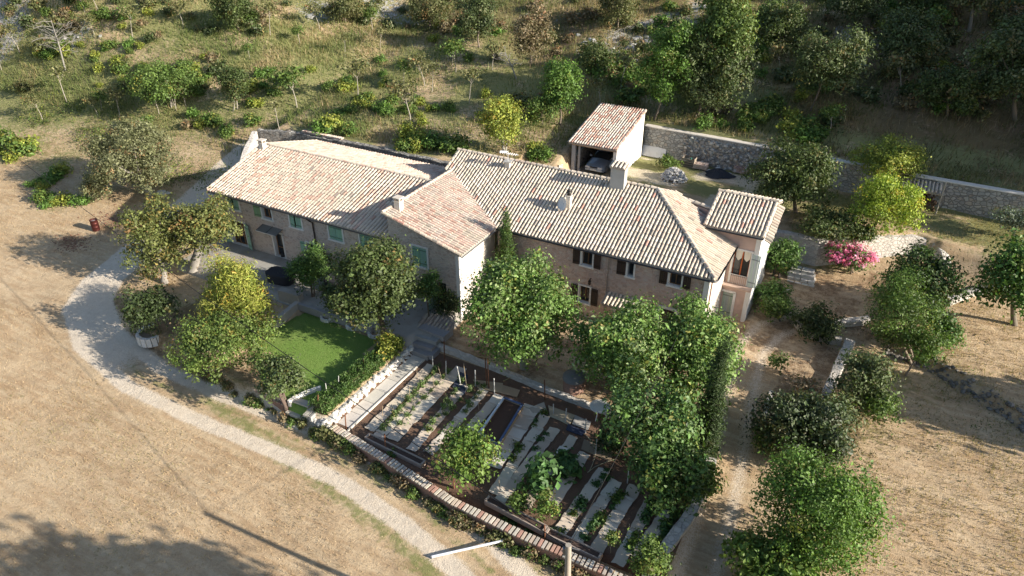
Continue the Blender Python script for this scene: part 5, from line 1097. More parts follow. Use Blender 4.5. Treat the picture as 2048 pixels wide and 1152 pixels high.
def lobes(rx, ry, rz, n=9, seed=None, rmin=.26, rmax=.52, core=.55, irr=(.82, 1.28)):
    out = [(0, 0, 0, rx*core, ry*core, rz*core)]
    g = (1+5**.5)/2; ph = rng.uniform(0, 6.28)
    for i in range(n):
        z = 1-2*(i+.5)/n; z = z*.9; w = ph+2*math.pi*i/g+rng.normal()*.25; q = math.sqrt(max(0, 1-z*z)); r = rng.uniform(rmin, rmax); k = (1.0-r)*rng.uniform(*irr)
        out.append((q*math.cos(w)*rx*k, q*math.sin(w)*ry*k, z*rz*k, rx*r, ry*r, rz*r*rng.uniform(.85, 1.1)))
    return out
def trunk_mesh(name, base, top, r0, limbs, col, off, bend=.15, par=None, multi=1):
    mb = MB(off); base = np.array(base, float); top = np.array(top, float)
    for k in range(multi):
        b = base+(np.array([rnd.uniform(-.3, .3), rnd.uniform(-.2, .2), 0]) if multi > 1 else 0); tp = top+(np.array([rnd.uniform(-.6, .6), rnd.uniform(-.4, .4), 0]) if multi > 1 else 0)
        h = np.linalg.norm(tp-b); P = [b-np.array([0, 0, .25])]
        for f in (0.02, .3, .6, 1.0): P.append(b+(tp-b)*f+np.array([rnd.uniform(-1, 1), rnd.uniform(-1, 1), 0])*bend*h*.2*(0 < f < 1))
        mb.tube(P, [r0*1.45, r0*1.15, r0*.9, r0*.75, r0*.5], 8, col)
    for q in limbs:
        q = np.array(q); s = base+(top-base)*rnd.uniform(.45, .95); m = (s+q)/2+np.array([0, 0, -.06*np.linalg.norm(q-s)])
        mb.tube([s, m, q], [r0*.5, r0*.32, r0*.1], 6, col)
    return mb.build(name, M_BARK, par)
def fit(base, box, depth_off=0.0):
    """base: ground point; box: extent of the crown in the photograph -> crown centre and radii in metres"""
    x0, y0, x1, y1 = box; dp = (base-O3)@FW+depth_off; xc, yc = (x0+x1)/2, (y0+y1)/2; d = ray(xc, yc); c = O3+d*(dp/(d@FW)); dep = depth_of(c)
    R = (x1-x0)/2/FPX*dep; hh = (y1-y0)/2/FPX*dep; ph = math.asin(min(1, (CAM_H-c[2])/np.linalg.norm(c-O3))); cz2 = (hh**2-(R*math.sin(ph))**2)/math.cos(ph)**2
    return c, R, math.sqrt(max(cz2, (.45*R)**2))
PAL = dict(
 oak=[((.105,.115,.045), 4), ((.15,.145,.06), 3), ((.075,.085,.032), 2), ((.19,.16,.08), 1)],
 walnut=[((.145,.17,.05), 4), ((.19,.205,.065), 3), ((.10,.12,.035), 2), ((.25,.20,.06), .8), ((.20,.12,.05), .25)],
 silver=[((.16,.17,.08), 4), ((.21,.215,.11), 3), ((.12,.13,.055), 2)],
 bamboo=[((.32,.35,.065), 4), ((.42,.42,.10), 3), ((.22,.28,.05), 2)],
 feather=[((.135,.205,.045), 4), ((.18,.245,.06), 3), ((.10,.14,.035), 2), ((.18,.13,.08), .6)],
 dark=[((.045,.070,.022), 4), ((.065,.095,.03), 3), ((.035,.05,.018), 2)],
 big=[((.075,.11,.03), 4), ((.10,.135,.042), 3), ((.055,.08,.023), 2), ((.14,.15,.06), .7)],
 rose=[((.085,.16,.035), 4), ((.12,.20,.05), 3), ((.06,.11,.03), 2)],
 plane=[((.125,.22,.045), 4), ((.18,.275,.075), 3), ((.26,.33,.14), 1.6), ((.08,.15,.03), 2.5)],
 laurel=[((.075,.15,.032), 4), ((.11,.195,.045), 3), ((.05,.10,.022), 2), ((.16,.24,.07), .8)],
 cypress=[((.055,.105,.02), 4), ((.08,.14,.025), 3), ((.04,.07,.016), 2)],
 laurdark=[((.045,.085,.02), 4), ((.065,.11,.026), 3), ((.03,.055,.014), 2)],
 cypdark=[((.035,.065,.016), 4), ((.05,.085,.02), 3), ((.025,.045,.012), 2)],
 peach=[((.11,.19,.035), 4), ((.16,.24,.05), 3), ((.08,.13,.025), 2)],
 acacia=[((.10,.19,.034), 4), ((.135,.23,.044), 3), ((.07,.13,.024), 2)],
 lime=[((.27,.36,.045), 4), ((.34,.41,.06), 3), ((.20,.29,.04), 2)],
 robinia=[((.085,.15,.028), 4), ((.115,.185,.036), 3), ((.06,.10,.02), 2)],
 holm=[((.085,.12,.04), 4), ((.12,.15,.06), 3), ((.06,.085,.03), 2), ((.19,.19,.10), .6)],
 pine=[((.11,.17,.04), 4), ((.15,.21,.055), 3), ((.08,.125,.03), 2)],
 yellowg=[((.24,.29,.05), 4), ((.31,.33,.06), 3), ((.16,.21,.04), 2)],
 dry=[((.26,.20,.12), 4), ((.20,.17,.09), 3), ((.16,.14,.07), 2)],
 scrub=[((.14,.15,.055), 4), ((.19,.18,.08), 3), ((.10,.12,.04), 2)],
 green=[((.10,.165,.035), 4), ((.14,.21,.045), 3), ((.075,.12,.028), 2)],
 olive=[((.15,.19,.13), 4), ((.20,.235,.17), 3), ((.11,.14,.09), 2)],
 pink=[((.72,.22,.38), 4), ((.80,.36,.50), 3), ((.62,.15,.30), 2)],
 tomato=[((.11,.17,.05), 3), ((.15,.21,.075), 3)],
 squash=[((.06,.13,.035), 3), ((.085,.17,.05), 3)])
def tree(name, label, cat, base, box, pal, leaf=.2, dens=1.0, nl=9, trunk_r=.16, bark=(.16,.13,.10), clump=.34, per=16, group=None, limbs=6, multi=1, doff=0.0, aspect=.62, up=.35, mat=None, shell=.8, lob=None, core=.62, bx=None, squash=.8, parts=True, fold=.25, yscale=1.0, irr=(.82, 1.28)):
    b = np.array(T(*base) if len(base) == 2 else base, float); c, R, Cz = fit(b, box, doff); c = np.array(c)
    R *= 1.03; Cz *= 1.03; off = tuple(b); B = lob(R, Cz) if lob else lobes(R, R*yscale, Cz, nl, core=core, irr=irr)
    area = 4*math.pi*((R*R*yscale+2*R*Cz)/3); n = int(min(6500, max(40, dens*area*4.6*(.34/clump)**1.3)))
    P, Nn, sz, col = crown_points(B, n, int(per*1.45), clump, leaf*.88, PAL[pal], up, shell, squash=squash)
    P = P+c; gz_ = hfun(P[:, 0], P[:, 1]); k = P[:, 2] > gz_+.02; P, Nn, sz, col = P[k], Nn[k], sz[k], col[k]
    me = leaf_mesh('crown', P-np.array(off), Nn, sz, col, aspect, mat, fold)
    if not parts: o = link(name, me, None, off); return tag(o, label, cat, group)
    o = empty(name, off, label, cat, group); link('crown', me, o)
    ls = [c+np.array(q[:3])*.85 for q in B[1:1+limbs]]
    trunk_mesh('trunk', b, c+np.array([0, 0, -.1*Cz]), trunk_r, ls, bark, off, par=o, multi=multi); return o
def copy_tree(o, loc, scale=1.0, rot=0.0, label=None):
    c = o.copy(); COL.objects.link(c); c.location = loc; c.scale = (scale,)*3; c.rotation_euler = (0, 0, rot)
    if label: c['label'] = label
    for ch in o.children:
        d = ch.copy(); COL.objects.link(d); d.parent = c
    return c
# --- trees left of and before the long house
GREYB = (.34,.31,.27)
tree('oak_tree', 'spreading grey green tree with pale trunk left of the long house', 'tree', (302, 388), (168, 243, 346, 398), 'silver', .17, 1.15, 12, .30, GREYB, .30, 18)
tree('walnut_tree', 'broad olive brown tree above the bend of the track, left of its twin', 'tree', (330, 565), (252, 394, 372, 575), 'walnut', .17, 1.15, 10, .22, GREYB, .30, 18)
tree('walnut_tree', 'broad olive brown tree hiding the left corner of the long house', 'tree', (388, 532), (338, 394, 470, 512), 'walnut', .17, 1.2, 10, .32, GREYB, .30, 18)
def bam(R, C): return [(rnd.uniform(-.55, .55)*R, rnd.uniform(-.5, .5)*R, rnd.uniform(-.25, .35)*C, R*.38, R*.38, C*.62) for _ in range(9)]
tree('bamboo_clump', 'bright yellow green bamboo clump beside the covered patio table', 'bamboo', (478, 662), (398, 506, 566, 700), 'bamboo', .22, 1.0, 9, .03, (.3,.3,.1), .26, 20, multi=6, limbs=0, aspect=.22, up=-.1, lob=bam)
tree('feathery_tree', 'wide feathery green tree with pinkish tufts at the wall by the track', 'tree', (450, 735), (346, 622, 546, 744), 'feather', .13, 1.25, 13, .12, (.16,.13,.1), .24, 26, multi=3)
tree('laurel_bush', 'dense dark glossy bush at the lower corner of the lawn', 'bush', (575, 808), (506, 708, 616, 800), 'big', .15, 1.1, 9, .08, (.15,.11,.09), .22, 18, mat=M_LEAFG, multi=3, core=.5)
tree('lime_tree', 'big round dark green tree standing on the lawn before the annexe', 'tree', (770, 690), (664, 474, 846, 668), 'big', .17, 1.35, 14, .2, (.17,.13,.1), .28, 20)
tree('rose_bush', 'tall rose bush with a red bloom against the long house', 'bush', (622, 590), (579, 490, 654, 590), 'rose', .13, 1.3, 8, .05, (.14,.11,.08), .2, 18, multi=3)
tree('climbing_shrub', 'dark climber round the downpipe of the long house', 'climber', (650, 545), (624, 492, 668, 560), 'dark', .13, 1.4, 6, .05, (.1,.08,.06), .18, 16)
tree('dark_shrub', 'dark shrub in the white stone planter by the track', 'shrub', (292, 668), (240, 570, 342, 672), 'dark', .15, 1.0, 8, .05, (.1,.08,.06), .24, 16, multi=2)
tree('vine', 'bright green vine over the garden door of the annexe', 'climber', (858, 640), (822, 545, 884, 610), 'rose', .14, 1.1, 6, .05, (.12,.1,.07), .2, 16)
tree('dark_shrub', 'dark shrub by the grey green garden door of the annexe', 'shrub', (895, 625), (866, 580, 928, 636), 'dark', .13, 1.2, 6, .05, (.1,.08,.06), .2, 16)
tree('vine', 'light yellow green vine at the upper end of the clipped hedge', 'climber', (778, 712), (752, 660, 800, 725), 'yellowg', .14, 1.0, 6, .03, (.2,.18,.1), .18, 14, multi=2)
tree('young_tree', 'slender young tree standing by the left white ring on the lawn', 'tree', (657, 636), (640, 560, 690, 625), 'big', .14, .8, 5, .03, (.2,.17,.13), .2, 14)
# --- court trees
tree('plane_tree', 'leafy pale green tree before the annexe and main house, leftmost of the court trees', 'tree', (1045, 735), (930, 508, 1142, 735), 'plane', .17, 2.0, 14, .2, (.3,.28,.23), .3, 17, core=.7, irr=(.95, 1.16))
tree('plane_tree', 'pale green tree right of the brick well, middle of the court trees', 'tree', (1262, 790), (1156, 603, 1334, 796), 'plane', .17, 2.0, 13, .2, (.3,.28,.23), .3, 17, core=.7, irr=(.95, 1.16))
tree('plane_tree', 'pale green tree before the main house corner, rightmost of the court trees', 'tree', (1385, 790), (1312, 607, 1478, 822), 'plane', .17, 2.0, 12, .2, (.3,.28,.23), .3, 17, core=.7, irr=(.95, 1.16))
tree('laurel_tree', 'dark glossy laurel between the round white table and the cypress', 'tree', (1325, 940), (1206, 762, 1404, 935), 'laurel', .19, 1.25, 13, .12, (.15,.12,.09), .32, 17, mat=M_LEAFG, multi=3)
tree('bay_bush', 'upright dark green bush at the top right corner of the garden', 'bush', (1345, 1010), (1262, 880, 1420, 1018), 'laurel', .18, 1.1, 11, .08, (.15,.12,.09), .24, 18, multi=4)
tree('peach_bush', 'bright green peach bush spreading over the vegetable rows', 'bush', (930, 955), (860, 842, 1004, 968), 'peach', .17, .8, 10, .06, (.2,.14,.1), .24, 15, multi=3, core=.45)
def cyp(R, C): return [(rnd.uniform(-.1, .1)*R, rnd.uniform(-.1, .1)*R, -C+2*C*(i+.4)/12, R*(1.05-.92*((i+.4)/12)**1.6), R*(1.05-.92*((i+.4)/12)**1.6), C*.17) for i in range(12)]
CB = onB(1013, 545, 35.9)
tree('cypress', 'slim bright cypress standing against the main house front', 'cypress', (CB[0], 35.9, -.7), (992, 430, 1032, 600), 'cypress', .12, 2.2, 9, .08, (.2,.15,.1), .14, 22, limbs=0, lob=cyp, up=.9, aspect=.35, squash=1.8)
tree('cypress', 'tall dark cypress leaning over the drive edge of the garden', 'cypress', (1424, 905), (1400, 690, 1450, 925), 'cypdark', .12, 2.4, 9, .09, (.2,.15,.1), .15, 24, limbs=0, lob=cyp, up=.9, aspect=.35, squash=1.8)
# --- right side
tree('acacia_tree', 'large feathery bright green tree along the lower right drive', 'tree', (1640, 1120), (1516, 898, 1756, 1160), 'acacia', .125, 1.5, 17, .14, (.2,.16,.12), .28, 24, multi=3)
tree('acacia_tree', 'yellower feathery tree cut by the bottom edge beside the drive', 'tree', (1560, 1190), (1462, 1075, 1648, 1215), 'peach', .22, 1.1, 9, .1, (.2,.16,.12), .28, 18, multi=2)
tree('dark_bush', 'dark dense bushes against the stepped white wall by the drive', 'bush', (1592, 900), (1514, 775, 1690, 935), 'dark', .17, 1.25, 12, .08, (.13,.1,.08), .26, 18, multi=4, mat=M_LEAFG)
tree('grey_green_bush', 'tall grey green bush below the feathery trees on the right', 'bush', (1715, 812), (1676, 690, 1774, 832), 'holm', .15, 1.1, 9, .08, (.2,.16,.13), .24, 18, multi=3)
tree('round_tree', 'dark round tree behind the bright feathery tree on the right', 'tree', (1862, 640), (1772, 496, 1928, 640), 'laurdark', .19, 1.1, 12, .16, (.2,.16,.12), .3, 16)
tree('robinia_tree', 'bright feathery tree with bare stems between the two stone terraces', 'tree', (1832, 728), (1722, 532, 1872, 706), 'robinia', .115, .85, 9, .08, (.25,.2,.15), .26, 22, multi=3, core=.45)
tree('small_robinia', 'low feathery tree leaning over the dark stone bank', 'tree', (1812, 752), (1800, 650, 1900, 730), 'robinia', .16, .7, 6, .06, (.22,.18,.14), .24, 18, core=.4)
tree('mulberry_tree', 'dark large leaved tree cut by the right edge of the picture', 'tree', (2030, 650), (1962, 478, 2092, 645), 'laurel', .20, 1.3, 12, .16, (.2,.17,.13), .34, 16)
o_ = tree('oleander', 'pink flowering oleander bush before the curved white wall', 'bush', (1702, 545), (1656, 488, 1744, 548), 'rose', .14, 1.1, 8, .05, (.15,.12,.09), .2, 14, multi=3)
b = np.array(o_.location); c, R, Cz = fit(b, (1656, 484, 1744, 538)); P, Nn, sz, col = crown_points(lobes(R*1.03, R*1.03, Cz*1.03, 9), 260, 14, .12, .12, PAL['pink'], .5, .98); k = rng.random(len(P)) < .85
link('blossom', leaf_mesh('blossom', (P+np.array(c)-b)[k], Nn[k], sz[k], col[k], .95, M_LEAF), o_)
tree('lime_green_tree', 'lime green feathery tree in the upper yard, nearer of two', 'tree', (1744, 470), (1706, 346, 1838, 462), 'lime', .15, 1.1, 11, .09, (.35,.3,.24), .25, 22, core=.5)
tree('lime_green_tree', 'yellow green tree against the coped wall behind its lime green twin', 'tree', (1775, 400), (1716, 272, 1842, 372), 'yellowg', .15, 1.0, 10, .09, (.35,.3,.24), .25, 20, core=.5)
tree('fig_tree', 'dense dark tree between the tower wing roof and the coped wall', 'tree', (1592, 425), (1500, 276, 1676, 428), 'big', .17, 1.25, 12, .15, (.2,.17,.13), .28, 18)
tree('wing_shrub', 'glossy green shrub against the white side of the tower wing', 'shrub', (1555, 555), (1526, 474, 1602, 560), 'laurel', .17, 1.1, 8, .06, (.15,.12,.1), .22, 16, multi=3)
tree('wing_shrub', 'dark creeping shrub filling the curved flower bed', 'shrub', (1535, 610), (1500, 560, 1582, 618), 'laurel', .14, 1.1, 7, .04, (.15,.12,.1), .2, 16, multi=2)
tree('dark_shrub', 'dark shrub inside the low curved wall of the court', 'shrub', (1638, 672), (1594, 612, 1684, 684), 'dark', .15, 1.3, 8, .05, (.12,.1,.08), .22, 18, multi=3)
tree('olive_tree', 'small grey olive tree near the coped wall at the right edge', 'tree', (2026, 476), (1990, 412, 2082, 462), 'olive', .14, 1.0, 7, .06, (.3,.27,.22), .22, 16)
tree('yard_shrub', 'green shrubs under the fig tree behind the curved wall', 'shrub', (1660, 480), (1600, 420, 1720, 478), 'big', .16, 1.0, 9, .05, (.2,.16,.12), .24, 16, multi=3)
tree('yard_shrub', 'low leafy plants just above the curved white wall', 'shrub', (1715, 478), (1690, 448, 1752, 480), 'green', .2, 1.0, 6, .03, (.2,.16,.12), .2, 12)
tree('dry_bush', 'withered reddish bush between white wall and dark bushes', 'bush', (1612, 800), (1580, 752, 1645, 812), 'dry', .13, .8, 6, .04, (.25,.17,.12), .2, 12, multi=3, core=.4)
tree('sapling', 'pale young shrub alone on the bare court', 'sapling', (1556, 745), (1538, 704, 1578, 740), 'green', .13, .6, 5, .02, (.25,.2,.15), .16, 10, core=.3)
tree('dark_shrub', 'dark shrub growing in the shade at the lower end of the drive wall', 'shrub', (1300, 1150), (1256, 1080, 1345, 1160), 'green', .14, 1.0, 6, .03, (.2,.16,.12), .2, 14, multi=2)
for base, box, pal, lab in (((1640,930),(1580,840,1702,945),'dark','dark shrub between the dense bushes and the feathery bright tree'),((1672,862),(1630,790,1712,872),'holm','grey green shrub at the foot of the stepped white wall'),((1548,905),(1512,840,1580,912),'laurel','glossy shrub leaning over the white edging of the drive'),
        ((1765,842),(1730,778,1800,846),'green','low green shrub at the edge of the right field'),((1780,690),(1745,640,1830,700),'big','bushy shrub under the bright feathery tree'),
        ((1880,690),(1850,630,1925,694),'laurel','dark shrub at the end of the low pale wall'),((1500,1120),(1462,1072,1540,1130),'green','bright shrub on the drive side under the yellower feathery tree'),((1405,985),(1380,930,1442,1000),'green','bright shrub hanging over the garden side wall'),
        ((1560,640),(1520,590,1590,640),'green','low green plants at the end of the curved flower bed'),((1215,905),(1190,850,1250,915),'dark','dark shrub in the shade beside the round white table')):
    tree('shrub', lab, 'shrub', base, box, pal, .14, 1.1, 8, .05, (.16,.13,.1), .22, 16, multi=2)
# --- hillside trees
tree('pine_tree', 'tall bright green pine on the slope above the carport', 'tree', (1440, 235), (1385, -30, 1505, 160), 'pine', .22, 1.2, 12, .2, (.2,.16,.12), .34, 18)
tree('holm_oak', 'grey green holm oak with bare trunk behind the coped wall', 'tree', (1390, 236), (1362, 60, 1508, 232), 'holm', .2, 1.2, 13, .2, (.16,.13,.1), .32, 18)
tree('robinia_tree', 'bright green feathery tree behind the carport', 'tree', (1312, 240), (1286, 40, 1392, 226), 'acacia', .19, 1.0, 10, .1, (.2,.16,.12), .3, 20, core=.5)
tree('slope_tree', 'pale olive tree alone on the shaded upper right slope', 'tree', (1620, 222), (1588, 48, 1734, 200), 'holm', .2, .95, 11, .1, (.2,.16,.12), .32, 16, core=.45)
tree('slope_tree', 'big leafy tree cut by the right edge on the dark slope', 'tree', (2030, 240), (1948, 40, 2110, 230), 'holm', .22, 1.0, 12, .18, (.2,.16,.12), .36, 16)
tree('slope_tree', 'leaning pale tree at the very top right of the slope', 'tree', (1938, 60), (1900, -60, 2000, 25), 'scrub', .22, .9, 8, .16, (.3,.27,.22), .34, 14)
tree('yellow_tree', 'slender yellow green trees behind the main house ridge', 'tree', (1008, 306), (958, 188, 1048, 300), 'yellowg', .17, 1.0, 9, .07, (.4,.38,.32), .26, 18, multi=3, core=.5)
tree('robinia_tree', 'medium green tree left of the carport roof', 'tree', (1122, 250), (1078, 118, 1162, 232), 'acacia', .19, 1.0, 9, .09, (.2,.16,.12), .3, 18, core=.5)
tree('fruit_tree', 'small dark green fruit tree between yellow tree and carport', 'tree', (1086, 254), (1052, 190, 1112, 246), 'green', .17, .8, 7, .05, (.2,.16,.12), .24, 14, core=.4)
tree('dry_oak', 'large browned oak on the upper slope left of the rocks', 'tree', (1062, 130), (1022, 20, 1100, 128), 'dry', .2, 1.1, 9, .12, (.2,.16,.12), .32, 16)
tree('conifer', 'upright grey green conifer at the top of the slope', 'tree', (958, 95), (918, -20, 990, 85), 'holm', .18, 1.2, 9, .1, (.25,.2,.16), .28, 18)
tree('hawthorn', 'dark round tree casting a shadow at the top left of the slope', 'tree', (478, 62), (422, -25, 506, 58), 'big', .18, 1.3, 9, .1, (.2,.16,.12), .3, 18)
tree('twin_stem_tree', 'dark green twin stemmed tree on the orchard bank', 'tree', (475, 222), (434, 132, 500, 208), 'big', .17, 1.1, 8, .06, (.4,.36,.3), .26, 18, multi=2)
tree('bank_tree', 'broad pale green tree on the bank of the orchard', 'tree', (345, 212), (262, 122, 408, 206), 'green', .18, .8, 10, .06, (.35,.31,.26), .3, 16, multi=3, core=.45)
tree('walnut_sapling', 'small olive green tree at the foot of the big grey green tree', 'tree', (205, 400), (160, 342, 222, 402), 'silver', .17, .9, 6, .04, (.2,.16,.12), .24, 14)
tree('yard_weed', 'bright green weeds before the crate in the yard', 'weeds', (1338, 338), (1316, 310, 1362, 340), 'green', .16, .8, 5, .02, (.2,.2,.1), .2, 12, parts=False)
for base, box, pal, lab in (((1812,140),(1752,22,1880,138),'holm','dim round tree in the middle of the dark upper right slope'),((1560,112),(1508,5,1612,108),'big','dark tree right of the tall pine at the top of the slope'),((1895,232),(1838,130,1952,226),'big','dark tree left of the big leafy tree on the dark slope'),
        ((1705,58),(1655,-30,1760,50),'holm','dim tree at the top edge above the pale olive tree'),((1235,60),(1190,-25,1282,50),'scrub','olive tree above the bare pale rocks of the slope'),((1190,150),(1155,80,1232,152),'big','dark bushy tree left of the pale rocks'),
        ((1850,40),(1800,-50,1900,35),'big','dark tree at the top edge beside the leaning pale tree'),((860,60),(815,-10,905,58),'scrub','olive bushy tree at the top of the slope left of the conifer'),((690,45),(650,-10,735,42),'scrub','low olive tree at the top of the slope above the orchard')):
    tree('slope_tree', lab, 'tree', base, box, pal, .2, 1.0, 9, .1, (.2,.16,.12), .32, 15)
# dead trees
def dead(px, ppx, r, lab, n=26, spread=.9, lean=0):
    b = np.array(T(*px)); dp = (b-O3)@FW; d = ray(*ppx); t = O3+d*(dp/(d@FW)); mb = MB(b); h = np.linalg.norm(t-b); mb.tube([b-np.array([0, 0, .2]), b+(t-b)*.5+np.array([.1, 0, 0])*h*.3, t], [r, r*.7, r*.3], 7, (.30,.28,.25))
    for i in range(n):
        s = b+(t-b)*rnd.uniform(.35, .98); w = rnd.uniform(0, 6.28); l = h*spread*rnd.uniform(.2, .5); q = s+np.array([math.cos(w), math.sin(w), rnd.uniform(-.1, .7)])*l; m = (s+q)/2+np.array([0, 0, .1*l]); mb.tube([s, m, q], [r*.35, r*.22, .012], 4, (.29,.27,.24))
        for k in range(7):
            s2 = m+(q-m)*rnd.random(); q2 = s2+np.array([rnd.uniform(-1, 1), rnd.uniform(-1, 1), rnd.uniform(-.2, .7)])*l*.35; mb.tube([s2, q2], [.014, .006], 3, (.30,.28,.25), False)
    tag(mb.build('dead_tree', M_BARK, None, tuple(b)), lab, 'dead tree')
dead((131, 142), (102, 40), .10, 'tall leafless grey tree on the upper left bank', 34); dead((1034, 158), (1010, 105), .08, 'bleached dead tree with curved branches below the browned oak', 16, 1.2)
# --- things that come in numbers: build one of each kind, then copy
def proto(name, R, C, pal, leaf, n, per, clump, trunk_h, label, cat, group, trunk_r=.035, bark=(.38,.34,.28), core=.4, nl=6, aspect=.62, lean=.25):
    B = lobes(R, R, C, nl, core=core); P, Nn, sz, col = crown_points(B, n, per, clump, leaf, PAL[pal], .4, .75); o = empty(name, (0, 0, -50), label, cat, group); lx = lean*trunk_h
    link('crown', leaf_mesh('crown', P+np.array([lx, 0, trunk_h+C*.75]), Nn, sz, col, aspect), o)
    mb = MB(); mb.tube([(0, 0, -.25), (lx*.2, .05, trunk_h*.4), (lx, 0, trunk_h+C*.4)], [trunk_r*1.3, trunk_r, trunk_r*.6], 6, bark)
    for q in B[1:4]: mb.tube([(lx*.8, 0, trunk_h*.85), (lx+q[0]*.8, q[1]*.8, trunk_h+C*.75+q[2]*.6)], [trunk_r*.6, trunk_r*.2], 5, bark)
    mb.build('trunk', M_BARK, o); return o
SAPL = 'thin young orchard tree with sparse crown on the grassy slope behind the houses'
SP = [proto('orchard_tree', .95, .75, p, .17, nn, 10, .25, h, SAPL, 'young tree', 'young trees on the slope behind the houses', lean=ln) for p, nn, h, ln in (('scrub', 48, 1.5, -.3), ('green', 60, 1.3, -.15), ('scrub', 36, 1.9, .2))]
used = [0, 0, 0]
for i, (x, y, s) in enumerate(((240,235,1.0),(205,222,.8),(352,222,1.1),(372,212,1.0),(318,228,.9),(135,205,1.2),(196,232,.7),(594,215,1.5),(716,200,1.4),(850,172,1.1),(808,168,.9),(864,185,1.0),(822,250,1.5),(912,145,1.2),(938,205,1.0),(556,190,.8),(500,120,.7),(265,75,1.2),(367,55,1.0),(170,25,1.3),(200,30,1.0),(190,75,.9),(508,65,.8),(540,70,1.1),(40,105,1.1),(905,130,.9),(690,110,.8),(640,60,1.0),(745,60,1.0),(760,100,.9),(985,140,1.1),(600,90,.7),(3,140,1.0),(85,240,.9),(300,270,.8),(560,262,.9),(1560,150,1.1),(1545,60,1.2),(1760,120,1.1),(1800,190,1.2),(1860,80,1.1),(1240,180,1.1),(1200,215,.9),(1660,265,.9))):
    k = i % 3; p = T(x, y); s *= rnd.uniform(.95, 1.15)
    if used[k] == 0: SP[k].location = tuple(p); SP[k].scale = (s,)*3; SP[k].rotation_euler = (0, 0, rnd.uniform(0, 6)); used[k] = 1
    else: copy_tree(SP[k], tuple(p), s, rnd.uniform(-.6, .6)+(3.1 if i % 5 == 0 else 0))
def shrub_proto(name, R, C, pal, leaf, n, per, clump, label, cat, group, nl=5, aspect=.62, up=.4, mat=None):
    B = lobes(R, R, C, nl, core=.5); P, Nn, sz, col = crown_points(B, n, per, clump, leaf*1.08, PAL[pal], up, .7); m = len(P)//3; q = rng.normal(size=(m, 3))*np.array([R, R, C])*.36; j = rng.integers(0, len(P), m)
    P = np.concatenate([P, q]); Nn = np.concatenate([Nn, unit(rng.normal(size=(m, 3))+np.array([0, 0, .5]))]); sz = np.concatenate([sz, sz[j]]); col = np.concatenate([col, col[j]*.95]); P[:, 2] = np.abs(P[:, 2]+C*.7); return tag(link(name, leaf_mesh(name, P, Nn, sz, col, aspect, mat), None, (0, 0, -50)), label, cat, group)
def scatter(protos, spots):
    used = set()
    for i, (p, s) in enumerate(spots):
        k = rnd.randrange(len(protos)); o = protos[k]
        if k in used: c = o.copy(); COL.objects.link(c)
        else: c = o; used.add(k)
        c.location = (p[0], p[1], hz(p[0], p[1])-.05); c.scale = (s*rnd.uniform(.85, 1.2), s*rnd.uniform(.85, 1.2), s*rnd.uniform(.8, 1.2)); c.rotation_euler = (0, 0, rnd.uniform(0, 6.28))
    for k, o in enumerate(protos):
        if k not in used: bpy.data.objects.remove(o)
def inframe(p, m=30):
    u, v = project(np.array([[p[0], p[1], p[2]]])); return -m < u[0] < 2048+m and -m < v[0] < 1152+m
GS = [shrub_proto('green_shrub', .8, .6, q, .17, n, 12, .22, 'bright green broom like shrub on the slope behind the houses', 'shrub', 'green shrubs on the slope') for q, n in (('green', 60), ('acacia', 55), ('yellowg', 45))]
spots = []
for cx, cy, sx, sy, n, s in ((640,272,70,14,20,1.3),(820,292,60,12,15,1.3),(760,210,80,25,16,.9),(330,160,70,28,18,1.0),(230,120,60,30,14,.9),(520,180,50,30,10,.9),(700,170,90,30,16,.8),(200,40,90,22,10,1.1),(100,110,50,12,7,1.1),(430,250,60,20,12,.8),(1060,310,30,10,5,.9),(1420,250,40,14,6,.8),(1540,240,50,20,12,1.1),(1620,270,40,10,8,1.1),(1650,170,60,40,10,1.2),(1790,60,60,30,7,1.2),(860,230,60,30,10,.8),(1250,170,50,40,9,1.2),(20,310,30,16,6,1.4),(90,370,50,14,8,.9),(130,410,40,10,5,.9),(1330,60,40,40,8,1.3),(1530,100,40,60,10,1.3),(1910,180,60,40,6,1.2),(1030,230,60,25,8,.8),(950,60,60,30,8,1.0)):
    for _ in range(n):
        x, y = rnd.gauss(cx, sx*.6), rnd.gauss(cy, sy*.6); p = T(x, y)
        if inframe(p, 60) and p[1] > 30 and not (-51 < p[0] < -26 and p[1] < 47.6) and not (p[0] > -24 and p[1] < RETW(p[0])+.8): spots.append((p, s*rnd.uniform(.55, 1.15)))
scatter(GS, spots[:270])
DS = [shrub_proto('dry_shrub', .75, .55, q, .16, n, 11, .2, 'dull olive brown scrub bush on the dry upper slope', 'shrub', 'brownish scrub on the upper slope') for q, n in (('scrub', 55), ('dry', 40), ('holm', 55))]
spots = []
for _ in range(1500):
    x, y = rnd.uniform(-40, 2090), rnd.uniform(-30, 260)
    if y > 75+.05*max(0, x-900)+(90 if x > 1150 else 0) and rnd.random() < .82: continue
    if 480 < x < 960 and y > 75: continue
    p = T(x, y)
    if p[1] < 50 and p[0] > -52: continue
    if p[0] > -24 and p[1] < RETW(p[0])+1.2: continue
    spots.append((p, rnd.uniform(.6, 1.5)))
scatter(DS, spots[:290])
RKS = []
o_ = None
for i in range(60):
    cx, cy = rnd.choice([(1265,75),(1225,110),(1300,60),(1290,90),(640,20),(10,45),(155,75),(1720,100),(820,40),(1440,30),(1205,95)]); p = T(rnd.gauss(cx, 26), rnd.gauss(cy, 14)); mb = MB(tuple(p)); r = rnd.uniform(.2, .65); mb.rock((p[0], p[1], p[2]+r*.1), r, vary((.40,.39,.37), .8, 1.15), .6)
    tag(mb.build('slope_rock', M_STONE, None, tuple(p)), 'pale limestone rock lying among the scrub of the slope', 'rock', 'pale rocks on the slope')
